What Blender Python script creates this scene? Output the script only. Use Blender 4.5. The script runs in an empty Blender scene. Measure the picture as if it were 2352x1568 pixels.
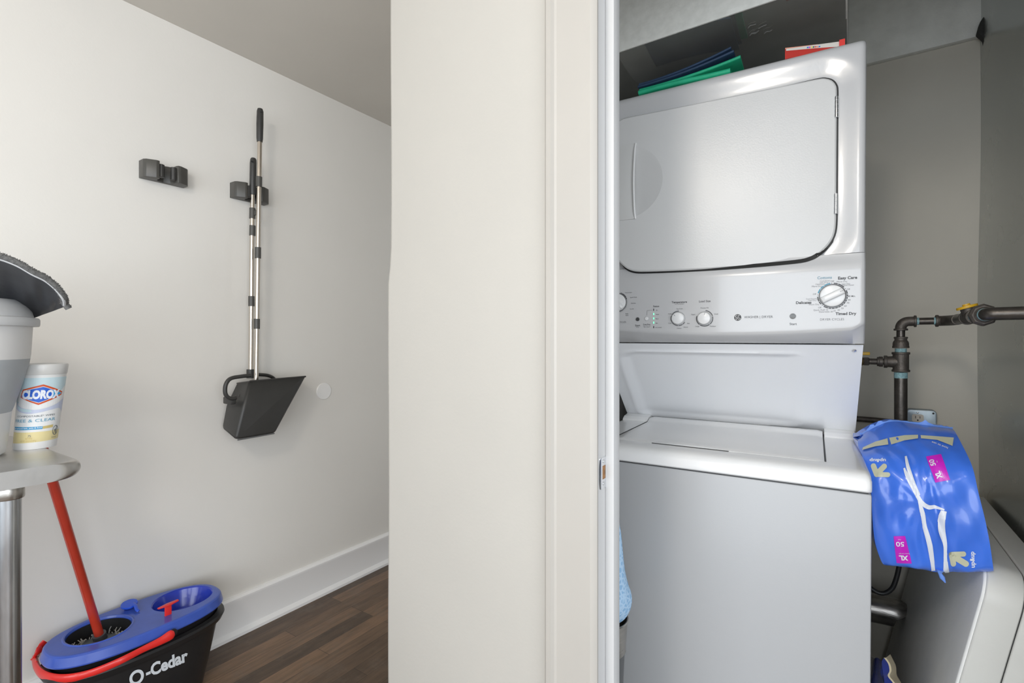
import bpy, bmesh, math, random
import numpy as np
from mathutils import Vector, Matrix
from mathutils.bvhtree import BVHTree
random.seed(7)
PI = math.pi
scn = bpy.context.scene
COL = scn.collection

# ------------------------------------------------------------------ camera
CAM_H = 1.2; FPX = 1160.0; YAW = math.atan(773/1160)
cd = bpy.data.cameras.new('camera'); cam = bpy.data.objects.new('camera', cd); COL.objects.link(cam)
cd.sensor_width = 36; cd.lens = FPX/2352*36; cd.clip_start = 0.02
cam.location = (0, 0, CAM_H); cam.rotation_euler = (PI/2, 0, YAW)
scn.camera = cam
scn.view_settings.view_transform = 'Standard'; scn.view_settings.look = 'None'
scn.view_settings.gamma = 1; scn.view_settings.exposure = 0.0
scn.view_settings.use_curve_mapping = False
# ------------------------------------------------------------------ world and lights
wd = bpy.data.worlds.new('world'); scn.world = wd; wd.use_nodes = True
wd.node_tree.nodes['Background'].inputs[0].default_value = (0.86, 0.93, 1.0, 1)
wd.node_tree.nodes['Background'].inputs[1].default_value = 1.15
def lamp(name, kind, loc, power, color, size, rot=(0, 0, 0), size_y=None):
    l = bpy.data.lights.new(name, kind); l.energy = power; l.color = color
    if kind == 'POINT': l.shadow_soft_size = size
    else:
        l.shape = 'RECTANGLE'; l.size = size; l.size_y = size_y
    o = bpy.data.objects.new(name, l); COL.objects.link(o); o.location = loc; o.rotation_euler = rot
    return o
lamp('globe_lamp_light', 'POINT', (-0.25, -0.85, 2.20), 35, (1.0, 0.93, 0.84), 0.16)
lamp('rear_fill_light', 'AREA', (0.35, -2.15, 1.30), 72, (0.88, 0.94, 1.0), 3.6, (PI/2, 0, 0), 1.6)  # unseen cool fill added behind the camera to brighten the closet
lamp('side_fill_light', 'AREA', (2.1, -0.9, 1.20), 42, (0.90, 0.95, 1.0), 1.8, (PI/2, 0, PI/2), 1.6)  # unseen fill added on the right to brighten the left wall

# ------------------------------------------------------------------ maths helpers
RV = Vector((math.cos(YAW), math.sin(YAW), 0)); WV = Vector((-math.sin(YAW), math.cos(YAW), 0)); UP = Vector((0, 0, 1))
EYE = Vector((0, 0, CAM_H))
def ray(x, y): return RV*((x-1176)/FPX) + WV - UP*((y-784)/FPX)
def onX(x, y, X): d = ray(x, y); return EYE + d*(X/d.x)
def onY(x, y, Y): d = ray(x, y); return EYE + d*(Y/d.y)
def onZ(x, y, z): d = ray(x, y); return EYE + d*((z-CAM_H)/d.z)
def onT(x, y, t): return EYE + ray(x, y)*t

# ------------------------------------------------------------------ materials
MATS = {}
def mat(name, color, rough=0.5, metal=0.0, var=0.0, scale=20.0, bump=0.0, bscale=80.0, stretch=(1, 1, 1),
        color2=None, coat=0.0, emit=None, rvar=0.0, alpha=None, trans=0.0):
    if name in MATS: return MATS[name]
    m = bpy.data.materials.new(name); m.use_nodes = True; nt = m.node_tree; N = nt.nodes; Lk = nt.links
    b = N['Principled BSDF']
    c = (*color, 1)
    b.inputs['Base Color'].default_value = c; b.inputs['Roughness'].default_value = rough; b.inputs['Metallic'].default_value = metal
    if coat: b.inputs['Coat Weight'].default_value = coat; b.inputs['Coat Roughness'].default_value = 0.08
    if trans: b.inputs['Transmission Weight'].default_value = trans
    if emit: b.inputs['Emission Color'].default_value = (*emit[0], 1); b.inputs['Emission Strength'].default_value = emit[1]
    geo = N.new('ShaderNodeNewGeometry'); mp = N.new('ShaderNodeMapping'); mp.inputs['Scale'].default_value = stretch
    Lk.new(geo.outputs['Position'], mp.inputs['Vector'])
    if var or color2 or rvar:
        n = N.new('ShaderNodeTexNoise'); n.inputs['Scale'].default_value = scale; n.inputs['Detail'].default_value = 5
        Lk.new(mp.outputs[0], n.inputs['Vector'])
        r = N.new('ShaderNodeValToRGB'); r.color_ramp.elements[0].position = 0.32; r.color_ramp.elements[1].position = 0.68
        c2 = color2 if color2 else tuple(min(1, k*(1+var)) for k in color)
        c1 = color if color2 else tuple(k*(1-var) for k in color)
        r.color_ramp.elements[0].color = (*c1, 1); r.color_ramp.elements[1].color = (*c2, 1)
        Lk.new(n.outputs['Fac'], r.inputs['Fac']); Lk.new(r.outputs['Color'], b.inputs['Base Color'])
        if rvar:
            mr = N.new('ShaderNodeMapRange'); mr.inputs['To Min'].default_value = max(0, rough-rvar); mr.inputs['To Max'].default_value = rough+rvar
            Lk.new(n.outputs['Fac'], mr.inputs['Value']); Lk.new(mr.outputs[0], b.inputs['Roughness'])
    if bump:
        n2 = N.new('ShaderNodeTexNoise'); n2.inputs['Scale'].default_value = bscale; n2.inputs['Detail'].default_value = 4
        Lk.new(mp.outputs[0], n2.inputs['Vector'])
        bp = N.new('ShaderNodeBump'); bp.inputs['Strength'].default_value = bump; bp.inputs['Distance'].default_value = 0.002
        Lk.new(n2.outputs['Fac'], bp.inputs['Height']); Lk.new(bp.outputs[0], b.inputs['Normal'])
    MATS[name] = m
    return m

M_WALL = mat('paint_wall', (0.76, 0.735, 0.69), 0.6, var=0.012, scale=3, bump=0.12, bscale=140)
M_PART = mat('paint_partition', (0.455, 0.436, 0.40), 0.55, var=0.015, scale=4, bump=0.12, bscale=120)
M_CEIL = mat('paint_ceiling', (0.62, 0.585, 0.53), 0.8, var=0.02, scale=3, bump=0.1, bscale=100)
M_TRIM = mat('paint_trim_white', (0.78, 0.775, 0.765), 0.38, var=0.01, scale=6, bump=0.05, bscale=60)
M_JAMB = mat('paint_jamb_dimmed', (0.58, 0.58, 0.58), 0.38, var=0.01, scale=6)  # darker copy of the trim white, offsets strong light on the jamb
M_CASE = mat('paint_casing', (0.42, 0.398, 0.365), 0.4, var=0.015, scale=6, bump=0.06, bscale=60)
M_CWALL = mat('paint_closet', (0.60, 0.565, 0.49), 0.5, var=0.05, scale=2.5, bump=0.3, bscale=45)
M_CONC = mat('concrete', (0.74, 0.74, 0.69), 0.75, color2=(0.86, 0.86, 0.81), scale=14, bump=0.5, bscale=160)
M_GALV = mat('galvanized_sheet', (0.42, 0.44, 0.43), 0.26, 0.9, color2=(0.50, 0.52, 0.50), scale=3.5, rvar=0.07, bump=0.12, bscale=5)
M_DUCTU = mat('duct_underside', (0.60, 0.60, 0.56), 0.06, 0.72, var=0.12, scale=6, bump=0.02, bscale=5, rvar=0.02)
M_SPANG = mat('duct_face', (0.76, 0.76, 0.71), 0.65, 0.0, color2=(0.86, 0.86, 0.81), scale=45, bump=0.25, bscale=150)
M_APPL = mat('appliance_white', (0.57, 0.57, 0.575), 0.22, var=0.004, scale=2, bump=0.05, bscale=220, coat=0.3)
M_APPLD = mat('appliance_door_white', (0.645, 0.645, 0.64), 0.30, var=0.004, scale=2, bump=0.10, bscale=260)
M_APPLM = mat('appliance_matte_dimmed', (0.43, 0.437, 0.448), 0.35, var=0.006, scale=2, bump=0.05, bscale=260)  # appliance white darkened in colour against strong light on the washer front
M_BLACK = mat('black_gap', (0.02, 0.02, 0.02), 0.6)
M_DKGREY = mat('dark_grey_print', (0.05, 0.05, 0.055), 0.5)
M_GREYP = mat('grey_print', (0.16, 0.16, 0.165), 0.5)
M_TEAL = mat('teal_print', (0.02, 0.25, 0.38), 0.5)
M_LTEAL = mat('pale_teal_print', (0.18, 0.32, 0.40), 0.5)
M_CHROME = mat('chrome', (0.75, 0.76, 0.78), 0.18, 1.0, var=0.03)
M_KNOB = mat('knob_white', (0.80, 0.80, 0.80), 0.25)
M_KRING = mat('knob_ring_grey', (0.55, 0.56, 0.57), 0.3, 0.4)
M_BTN = mat('button_grey', (0.07, 0.07, 0.07), 0.3, coat=0.5)
M_LED = mat('status_light_green', (0.1, 0.8, 0.4), 0.4, emit=((0.2, 1.0, 0.5), 1.2))
M_PIPE = mat('black_iron', (0.10, 0.088, 0.078), 0.36, 0.7, var=0.25, scale=30, bump=0.25, bscale=160)
M_FIT = mat('cast_fitting', (0.12, 0.105, 0.092), 0.5, 0.6, var=0.2, scale=60, bump=0.4, bscale=300)
M_TAPE = mat('blue_thread_sealant', (0.25, 0.42, 0.45), 0.6, var=0.3, scale=200)
M_YEL = mat('yellow_plastic', (0.72, 0.42, 0.02), 0.4, var=0.06)
M_ZINC = mat('zinc_box', (0.33, 0.38, 0.42), 0.45, 0.8, var=0.12, scale=30)
M_IVORY = mat('ivory_receptacle', (0.66, 0.60, 0.53), 0.4)
M_BAG = mat('blue_poly_film', (0.055, 0.19, 0.82), 0.25, var=0.08, scale=9, coat=0.4, bump=0.1, bscale=60)
M_BAGD = mat('blue_film_gloss_strip', (0.03, 0.09, 0.62), 0.1, coat=0.6)
M_BAGB = mat('beige_print', (0.62, 0.62, 0.45), 0.3)
M_BAGW = mat('white_print', (0.80, 0.83, 0.90), 0.3)
M_MAG = mat('magenta_print', (0.62, 0.02, 0.56), 0.3)
M_SLABG = mat('plastic_grey_side', (0.85, 0.855, 0.84), 0.55, var=0.02, bump=0.15, bscale=200)
M_SLABW = mat('plastic_ivory_shell', (0.66, 0.66, 0.63), 0.42, var=0.015, bump=0.1, bscale=200)
M_NAVY = mat('navy_film', (0.01, 0.025, 0.20), 0.25, var=0.2, scale=12, coat=0.3)
M_CREAM = mat('cream_paper', (0.58, 0.50, 0.34), 0.6, var=0.05)
M_RUBBER = mat('black_rubber', (0.012, 0.012, 0.013), 0.45)
M_FOIL = mat('dark_vent_pipe', (0.20, 0.19, 0.18), 0.3, 0.9, color2=(0.42, 0.40, 0.38), scale=14, bump=0.3, bscale=50, stretch=(1, 4, 4))
M_GREEN = mat('green_nonwoven', (0.015, 0.42, 0.22), 0.55, var=0.08, scale=30, bump=0.3, bscale=300)
M_NAVYF = mat('navy_fabric', (0.018, 0.045, 0.10), 0.6, var=0.15, scale=30, bump=0.3, bscale=300)
M_RED = mat('red_card', (0.52, 0.03, 0.02), 0.4, var=0.08, scale=15)
M_REDB = mat('bright_red_card', (0.80, 0.05, 0.04), 0.4)
M_ORNG = mat('pale_orange_card', (0.80, 0.33, 0.22), 0.4)
M_CARD = mat('white_card', (0.72, 0.68, 0.62), 0.5)
M_STEEL = mat('brushed_steel', (0.44, 0.42, 0.39), 0.3, 1.0, var=0.10, scale=16, bump=0.12, bscale=60, stretch=(1, 1, 12), rvar=0.06)
M_SHELF = mat('worn_stainless', (0.58, 0.57, 0.55), 0.36, 1.0, color2=(0.68, 0.67, 0.66), scale=7, bump=0.08, bscale=60, rvar=0.06)
M_LEG = mat('galvanized_leg', (0.44, 0.45, 0.46), 0.24, 1.0, var=0.12, scale=20, stretch=(3, 3, 0.6), rvar=0.06)
M_POLE = mat('satin_pole', (0.62, 0.56, 0.49), 0.22, 1.0)
M_CHAR = mat('charcoal_plastic', (0.035, 0.034, 0.032), 0.42, var=0.06, scale=20, bump=0.15, bscale=400)
M_CHARL = mat('warm_grey_plastic', (0.065, 0.062, 0.055), 0.38, var=0.05)
M_BUCK = mat('bucket_black', (0.018, 0.018, 0.019), 0.36, var=0.05, bump=0.08, bscale=300)
M_BLUE = mat('bucket_blue', (0.045, 0.10, 0.46), 0.30, var=0.08, scale=18, coat=0.2)
M_BLUED = mat('basin_blue', (0.02, 0.045, 0.42), 0.2, var=0.08, scale=18, coat=0.3)
M_MRED = mat('handle_red', (0.46, 0.04, 0.02), 0.22, var=0.10, scale=10, coat=0.3)
M_HRED = mat('bail_red', (0.72, 0.025, 0.02), 0.32, var=0.04, coat=0.2)
M_SOCK = mat('socket_grey', (0.06, 0.065, 0.07), 0.45)
M_FIBER = mat('mop_fibre', (0.35, 0.36, 0.36), 0.9, color2=(0.62, 0.60, 0.55), scale=60)
M_CUPW = mat('silicone_white', (0.72, 0.72, 0.72), 0.45, var=0.01)
M_CUPG = mat('silicone_grey', (0.40, 0.425, 0.45), 0.5, var=0.02)
M_CUPL = mat('lid_grey', (0.58, 0.59, 0.60), 0.5, var=0.02)
M_CAN = mat('canister_white', (0.74, 0.75, 0.75), 0.28, coat=0.2)
M_CANL = mat('canister_lid', (0.62, 0.62, 0.61), 0.3)
M_NYL = mat('black_nylon', (0.035, 0.037, 0.042), 0.36, var=0.15, scale=12, bump=0.7, bscale=13)
M_PIPING = mat('grey_piping', (0.55, 0.56, 0.57), 0.6)
M_FLEECE = mat('grey_fleece', (0.10, 0.10, 0.10), 0.95, color2=(0.17, 0.17, 0.165), scale=160, bump=0.5, bscale=400)
M_BNET = mat('pale_blue_mesh', (0.30, 0.50, 0.72), 0.6, bump=0.2, bscale=200)

def floor_material():
    m = bpy.data.materials.new('wood_strip_floor'); m.use_nodes = True; N = m.node_tree.nodes; Lk = m.node_tree.links
    b = N['Principled BSDF']; b.inputs['Roughness'].default_value = 0.38
    geo = N.new('ShaderNodeNewGeometry'); sep = N.new('ShaderNodeSeparateXYZ'); com = N.new('ShaderNodeCombineXYZ')
    Lk.new(geo.outputs['Position'], sep.inputs[0]); Lk.new(sep.outputs['Y'], com.inputs['X']); Lk.new(sep.outputs['X'], com.inputs['Y'])
    br = N.new('ShaderNodeTexBrick'); Lk.new(com.outputs[0], br.inputs['Vector'])
    br.inputs['Scale'].default_value = 1; br.inputs['Brick Width'].default_value = 0.75; br.inputs['Row Height'].default_value = 0.072
    br.inputs['Mortar Size'].default_value = 0.0009; br.inputs['Mortar Smooth'].default_value = 0.2; br.offset = 0.37; br.offset_frequency = 3
    br.inputs['Color1'].default_value = (0.075, 0.046, 0.027, 1); br.inputs['Color2'].default_value = (0.21, 0.125, 0.070, 1)
    br.inputs['Mortar'].default_value = (0.02, 0.013, 0.009, 1); br.inputs['Bias'].default_value = -0.05
    mp = N.new('ShaderNodeMapping'); mp.inputs['Scale'].default_value = (2.5, 22, 1); Lk.new(com.outputs[0], mp.inputs[0])
    n = N.new('ShaderNodeTexNoise'); n.inputs['Scale'].default_value = 2.2; n.inputs['Detail'].default_value = 8; n.inputs['Roughness'].default_value = 0.65
    Lk.new(mp.outputs[0], n.inputs[0])
    mr = N.new('ShaderNodeMapRange'); mr.inputs['From Min'].default_value = 0.3; mr.inputs['From Max'].default_value = 0.7
    mr.inputs['To Min'].default_value = 0.6; mr.inputs['To Max'].default_value = 1.35; Lk.new(n.outputs[0], mr.inputs[0])
    mx = N.new('ShaderNodeVectorMath'); mx.operation = 'SCALE'; Lk.new(br.outputs['Color'], mx.inputs[0]); Lk.new(mr.outputs[0], mx.inputs['Scale'])
    n2 = N.new('ShaderNodeTexNoise'); n2.inputs['Scale'].default_value = 9; n2.inputs['Detail'].default_value = 7; n2.inputs['Roughness'].default_value = .7
    Lk.new(geo.outputs['Position'], n2.inputs[0])
    r2 = N.new('ShaderNodeValToRGB'); r2.color_ramp.elements[0].position = 0.5; r2.color_ramp.elements[1].position = 0.72
    Lk.new(n2.outputs[0], r2.inputs[0])
    m2 = N.new('ShaderNodeMix'); m2.data_type = 'RGBA'; m2.inputs['B'].default_value = (0.17, 0.13, 0.10, 1)
    mf = N.new('ShaderNodeMath'); mf.operation = 'MULTIPLY'; mf.inputs[1].default_value = 0.45
    Lk.new(r2.outputs[0], mf.inputs[0]); Lk.new(mf.outputs[0], m2.inputs['Factor']); Lk.new(mx.outputs[0], m2.inputs['A'])
    Lk.new(m2.outputs['Result'], b.inputs['Base Color'])
    bp = N.new('ShaderNodeBump'); bp.inputs['Strength'].default_value = 0.35; bp.inputs['Distance'].default_value = 0.001
    Lk.new(n.outputs[0], bp.inputs['Height']); Lk.new(bp.outputs[0], b.inputs['Normal'])
    return m
M_FLOOR = floor_material()

# ------------------------------------------------------------------ mesh builder
class MB:
    def __init__(s): s.v = []; s.f = []; s.m = []
    def add(s, vs, fs, mi=0):
        k = len(s.v); s.v += [Vector(p) for p in vs]; s.f += [tuple(i+k for i in f) for f in fs]; s.m += [mi]*len(fs); return s
    def box(s, a, b, mi=0, bev=0.0, seg=2):
        bm = bmesh.new(); bmesh.ops.create_cube(bm, size=1)
        for v in bm.verts:
            v.co = Vector([(a[i]+b[i])/2 + v.co[i]*(b[i]-a[i]) for i in range(3)])
        if bev: bmesh.ops.bevel(bm, geom=bm.edges[:], offset=bev, segments=seg, profile=0.5, affect='EDGES')
        s._bm(bm, mi); return s
    def _bm(s, bm, mi=0):
        bm.verts.index_update(); s.add([v.co.copy() for v in bm.verts], [[v.index for v in f.verts] for f in bm.faces], mi); bm.free()
    def prism(s, poly, ext, mi=0, bev=0.0, seg=2):      # poly: 3-D outline, ext: vector
        bm = bmesh.new(); ext = Vector(ext)
        a = [bm.verts.new(p) for p in poly]; b = [bm.verts.new(Vector(p)+ext) for p in poly]
        bm.faces.new(a); bm.faces.new(b[::-1])
        n = len(a)
        for i in range(n): bm.faces.new((a[i], b[i], b[(i+1) % n], a[(i+1) % n]))
        bmesh.ops.recalc_face_normals(bm, faces=bm.faces[:])
        if bev: bmesh.ops.bevel(bm, geom=bm.edges[:], offset=bev, segments=seg, profile=0.5, affect='EDGES')
        s._bm(bm, mi); return s
    def tube(s, pts, rad, n=20, mi=0, cap=True, closed=False, flat=None):
        pts = [Vector(p) for p in pts]; rads = rad if isinstance(rad, (list, tuple)) else [rad]*len(pts)
        N = len(pts); up = None; rings = []
        for i in range(N):
            if closed: t = (pts[(i+1) % N]-pts[i-1]).normalized()
            else: t = (pts[min(i+1, N-1)]-pts[max(i-1, 0)]).normalized()
            if up is None:
                up = Vector((0, 0, 1)) if abs(t.z) < 0.9 else Vector((1, 0, 0))
            u = (up - t*up.dot(t)).normalized(); up = u; v = t.cross(u)
            fu, fv = flat if flat else (1, 1)
            rings.append([pts[i] + (u*math.cos(2*PI*k/n)*fu + v*math.sin(2*PI*k/n)*fv)*rads[i] for k in range(n)])
        vs = [p for r in rings for p in r]; fs = []
        for i in range(N if closed else N-1):
            j = (i+1) % N
            for k in range(n): fs.append((i*n+k, i*n+(k+1) % n, j*n+(k+1) % n, j*n+k))
        if cap and not closed: fs += [tuple(range(n))[::-1], tuple((N-1)*n+k for k in range(n))]
        s.add(vs, fs, mi); return s
    def lathe(s, prof, origin, axis=(0, 0, 1), n=48, mi=0, sx=1, sy=1, cap=True):   # prof: (r, h)
        ax = Vector(axis).normalized(); u = Vector((1, 0, 0)) if abs(ax.x) < 0.9 else Vector((0, 1, 0))
        u = (u-ax*u.dot(ax)).normalized(); v = ax.cross(u); o = Vector(origin); vs = []; fs = []
        for r, h in prof:
            vs += [o+ax*h+(u*math.cos(2*PI*k/n)*sx+v*math.sin(2*PI*k/n)*sy)*r for k in range(n)]
        for i in range(len(prof)-1):
            for k in range(n): fs.append((i*n+k, i*n+(k+1) % n, (i+1)*n+(k+1) % n, (i+1)*n+k))
        if cap: fs += [tuple(range(n))[::-1], tuple((len(prof)-1)*n+k for k in range(n))]
        s.add(vs, fs, mi); return s
    def grid(s, g, mi=0, mfun=None):
        R = len(g); Cn = len(g[0]); k = len(s.v); s.v += [Vector(p) for row in g for p in row]
        for i in range(R-1):
            for j in range(Cn-1):
                s.f.append((k+i*Cn+j, k+i*Cn+j+1, k+(i+1)*Cn+j+1, k+(i+1)*Cn+j)); s.m.append(mfun(i, j) if mfun else mi)
        return s
    def build(s, name, mats, parent=None, smooth=35, inv=None, M=None, fixn=True):
        me = bpy.data.meshes.new(name)
        vs = s.v
        if M is not None: vs = [M @ p for p in vs]
        if parent is not None: iv = parent.matrix_basis.inverted(); pp = parent.parent
        if parent is not None:
            W = world_of(parent).inverted(); vs = [W @ p for p in vs]
        me.from_pydata([tuple(p) for p in vs], [], s.f)
        if not isinstance(mats, (list, tuple)): mats = [mats]
        for m in mats: me.materials.append(m)
        for p, mi in zip(me.polygons, s.m): p.material_index = mi
        if fixn:
            bm = bmesh.new(); bm.from_mesh(me); bmesh.ops.recalc_face_normals(bm, faces=bm.faces[:]); bm.to_mesh(me); bm.free()
        me.update()
        if smooth:
            for p in me.polygons: p.use_smooth = True
            me.set_sharp_from_angle(angle=math.radians(smooth))
        o = bpy.data.objects.new(name, me); COL.objects.link(o)
        if parent is not None: o.parent = parent
        return o
def world_of(o):
    m = o.matrix_basis.copy()
    while o.parent is not None: o = o.parent; m = o.matrix_basis @ m
    return m
def tag(o, label=None, cat=None, group=None, kind=None):
    if label: o['label'] = label
    if cat: o['category'] = cat
    if group: o['group'] = group
    if kind: o['kind'] = kind
    return o
def thing(name, label, cat, loc, rot=(0, 0, 0), group=None):
    o = bpy.data.objects.new(name, None); COL.objects.link(o); o.location = loc; o.rotation_euler = rot
    o.empty_display_size = 0.05
    o.matrix_basis = Matrix.Translation(loc) @ Matrix.Rotation(rot[2], 4, 'Z') @ Matrix.Rotation(rot[1], 4, 'Y') @ Matrix.Rotation(rot[0], 4, 'X')
    return tag(o, label, cat, group)
def struct(name, mb, m, smooth=35): return tag(mb.build(name, m, smooth=smooth), kind='structure')

_tc = {}
def text_mesh(s, bold=0.0, sx=1.0):                 # returns verts (x,y) with cap height = 1, baseline at 0, faces
    key = (s, bold, sx)
    if key in _tc: return _tc[key]
    cu = bpy.data.curves.new('txt', 'FONT'); cu.body = s; cu.size = 1; cu.offset = bold; cu.resolution_u = 8 if (bold > .015 and len(s) <= 2) else 3
    o = bpy.data.objects.new('txt', cu); COL.objects.link(o)
    dg = bpy.context.evaluated_depsgraph_get(); dg.update()
    me = o.evaluated_get(dg).to_mesh()
    vs = [(v.co.x*sx, v.co.y) for v in me.vertices]; fs = [tuple(p.vertices) for p in me.polygons]
    o.evaluated_get(dg).to_mesh_clear(); bpy.data.objects.remove(o); bpy.data.curves.remove(cu)
    cap = 0.69
    vs = [(x/cap, y/cap) for x, y in vs]
    w = max(x for x, y in vs) if vs else 1; x0 = min(x for x, y in vs) if vs else 0
    _tc[key] = ([(x-x0, y) for x, y in vs], fs, w-x0)
    return _tc[key]

def catmull(P, n):
    P = [Vector(p) for p in P]; out = []; N = len(P)
    for i in range(N-1):
        p0 = P[max(i-1, 0)]; p1 = P[i]; p2 = P[i+1]; p3 = P[min(i+2, N-1)]
        for k in range(n):
            t = k/n
            out.append(0.5*((2*p1)+(-p0+p2)*t+(2*p0-5*p1+4*p2-p3)*t*t+(-p0+3*p1-3*p2+p3)*t**3))
    out.append(P[-1]); return out
def rrect(x0, x1, y0, y1, r, n=8):                  # rounded rectangle (2-D), r may be 4 radii: bl br tr tl
    if not isinstance(r, (list, tuple)): r = [r]*4
    o = []
    for (cx, cy, a, q) in ((x0+r[0], y0+r[0], PI, r[0]), (x1-r[1], y0+r[1], 1.5*PI, r[1]), (x1-r[2], y1-r[2], 0, r[2]), (x0+r[3], y1-r[3], .5*PI, r[3])):
        for k in range(n+1):
            t = a+k/n*PI/2; o.append((cx+q*math.cos(t), cy+q*math.sin(t)))
    return o

# ================================================================== SETTING
LW = -2.09; CZ = 2.38; PY = 0.80; BY = 2.35; RX = 0.377; CCZ = 2.53
struct('floor', MB().box((LW-.1, -2.2, -.06), (2.2, 3.0, 0)), M_FLOOR)
struct('floor_closet', MB().box((-.76, .87, 0.0), (RX+.02, BY, .004)), mat('closet_bounce_floor', (.62, .61, .59), .7, var=.08, scale=5)); bpy.data.objects['floor_closet'].name = 'floor.001'  # unseen pale floor added to bounce light up to the closet ceiling
struct('wall_left', MB().box((LW-.12, -2.2, 0), (LW, 3.0, CZ)), M_WALL)
struct('wall_far', MB().box((LW, 2.85, 0), (-.87, 2.97, CZ)), M_WALL)
struct('ceiling', MB().box((LW-.12, -2.2, CZ), (2.2, .85, CZ+.1)).box((LW-.12, .85, CZ), (-.80, 3.0, CZ+.1)), M_CEIL)
# partition with the closet door opening (one wall: pier left of the opening, header, pier right of it)
g = MB()
pe = []                                              # slightly wavy hand-finished left corner of the pier
for z in np.linspace(0, CZ, 60):
    d = -0.008 if z < 1.335 else (0.0 if z > 1.39 else -0.008*(1.39-z)/0.055)
    pe.append((-.869+d+0.0012*math.sin(z*9), z))
rows = []
for x, z in pe:
    rows.append([(-.378, PY, z), (x+.010, PY, z), (x+.003, PY+.003, z), (x, PY+.010, z), (x, .905, z), (x+.01, .915, z), (-.378, .915, z)])
g.grid(rows)
g.box((.42, PY, 0), (2.2, .915, CZ)); g.box((-.378, PY, 2.06), (.42, .915, CZ)); g.box((-.86, .87, CZ), (RX+.1, .915, CCZ))
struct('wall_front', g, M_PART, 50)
struct('wall_inner', MB().box((-.875, .915, 0), (-.76, BY+.1, CCZ)), mat('closet_side_white', (.85, .84, .82), .6))
struct('wall_back', MB().box((-.76, BY, 0), (RX+.1, BY+.1, CCZ)), M_CWALL)
# sheet metal wall on the right of the closet, gently buckled
rows = []
for i in range(40):
    y = .93+(BY-.93)*i/39
    rows.append([(RX+.004*math.sin(y*7+z*1.3)+.003*math.sin(z*5+y*2), y, z) for z in np.linspace(0, CCZ, 50)])
struct('wall_right', MB().grid(rows).box((RX+.02, .915, 0), (RX+.1, BY, CCZ)), M_GALV, 60)
struct('ceiling_closet', MB().box((-.875, .86, CCZ), (RX+.1, BY+.1, CCZ+.08)), M_CONC)
bpy.data.objects['ceiling_closet'].name = 'ceiling.001'
struct('trim_4', MB().box((-.003, 2.325, 2.246), (RX+.02, BY, CCZ), bev=.001), M_CONC)
# baseboard with a small cap, a cove and a shoe moulding
pr = [(0, 0), (.030, 0), (.030, .012), (.024, .020), (.016, .026), (.016, .138), (.018, .142), (.018, .152), (.010, .160), (0, .162)]
def run_y(prof, x0, ya, yb, sgn=1): return MB().prism([(x0+sgn*p, ya, z) for p, z in prof], (0, yb-ya, 0))
struct('baseboard_left', run_y(pr, LW, -2.2, 2.85), mat('baseboard_white', (.88, .87, .86), .4), 30)
# casing around the closet door
cx0, cx1 = onY(1250, 784, PY-.014).x, onY(1364, 784, PY-.018).x
def casing(xa, xb, z1):
    w = xb-xa
    p = [(0, 0), (0, -.012), (.06, -.018), (.16, -.019), (.20, -.013), (.24, -.011), (.9, -.012), (.96, -.009), (1.0, -.004), (1.0, 0)]
    return [(xa+w*a, PY+b, 0) for a, b in p]
g = MB().prism(casing(cx0, cx1, 2.1), (0, 0, 2.05))
g.prism(casing(.42+.09, .41, 2.1), (0, 0, 2.05)); g.box((cx0, PY-.016, 2.045), (.51, PY, 2.13), bev=.003)
struct('trim_1', g, M_CASE, 25)
JX = -.363
g = MB().box((-.378, PY-.003, 0), (JX, .915, 2.06), bev=.0015); g.box((.40, PY-.003, 0), (.42, .915, 2.06)); g.box((JX, PY, 2.03), (.40, .915, 2.06))
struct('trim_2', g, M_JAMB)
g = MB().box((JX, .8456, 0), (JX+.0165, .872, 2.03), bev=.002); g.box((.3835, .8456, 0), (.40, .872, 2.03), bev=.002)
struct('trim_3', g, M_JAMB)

# strike plate on the jamb
sp = thing('strike_plate', 'worn metal strike plate screwed to the white door jamb', 'strike plate', (JX, .81, 1.0))
P = [onX(x, y, JX+.0012) for x, y in ((1377, 1058), (1389, 1042), (1389, 1113), (1378, 1124))]
zt = (P[0].z+P[1].z)/2; y0, y1 = P[0].y, P[1].y
za, zb = 1.2-(1120-784)/FPX*1.12*.80, zt
zb = onX(1383, 1050, JX).z; za = onX(1383, 1121, JX).z; ya = onX(1379, 1085, JX).y; yb = onX(1390, 1085, JX).y
hz0, hz1 = onX(1383, 1100, JX).z, onX(1383, 1069, JX).z; hy0, hy1 = ya+(yb-ya)*.25, yb-(yb-ya)*.12
g = MB()
for (u0, u1, w0, w1) in ((ya, hy0, za, zb), (hy1, yb, za, zb), (hy0, hy1, za, hz0), (hy0, hy1, hz1, zb)):
    g.box((JX-.001, u0, w0), (JX+.0018, u1, w1))
g.build('plate', M_CHROME, sp)
g = MB()
lip = []
zm = (za+zb)/2; hh = (zb-za)/2
for i in range(15):
    a = -1+2*i/14; z = zm+hh*1.0*a; e = max(0, 1-abs(a)**3.5)
    lip.append([(JX+.0016-.002*k*0-(.012*e*(k/5)**2), ya-(.012*e)*(k/5)**.8-.0005*k, z) for k in range(6)])
g.grid(lip); g.build('curved_lip', M_CHROME, sp)
MB().box((JX-.004, hy0, hz0), (JX+.0004, hy1, hz1)).build('latch_hole', mat('raw_wood', (.30, .15, .06), .8, var=.3, scale=120), sp)
for z in ((zb+hz1)/2, (za+hz0)/2):
    MB().lathe([(.0001, 0), (.0036, 0), (.003, .0012), (.0006, .0008), (.0001, .0008)], (JX+.0016, (ya+yb)/2, z), (1, 0, 0), 20).build('screw', M_KRING, sp)

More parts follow.
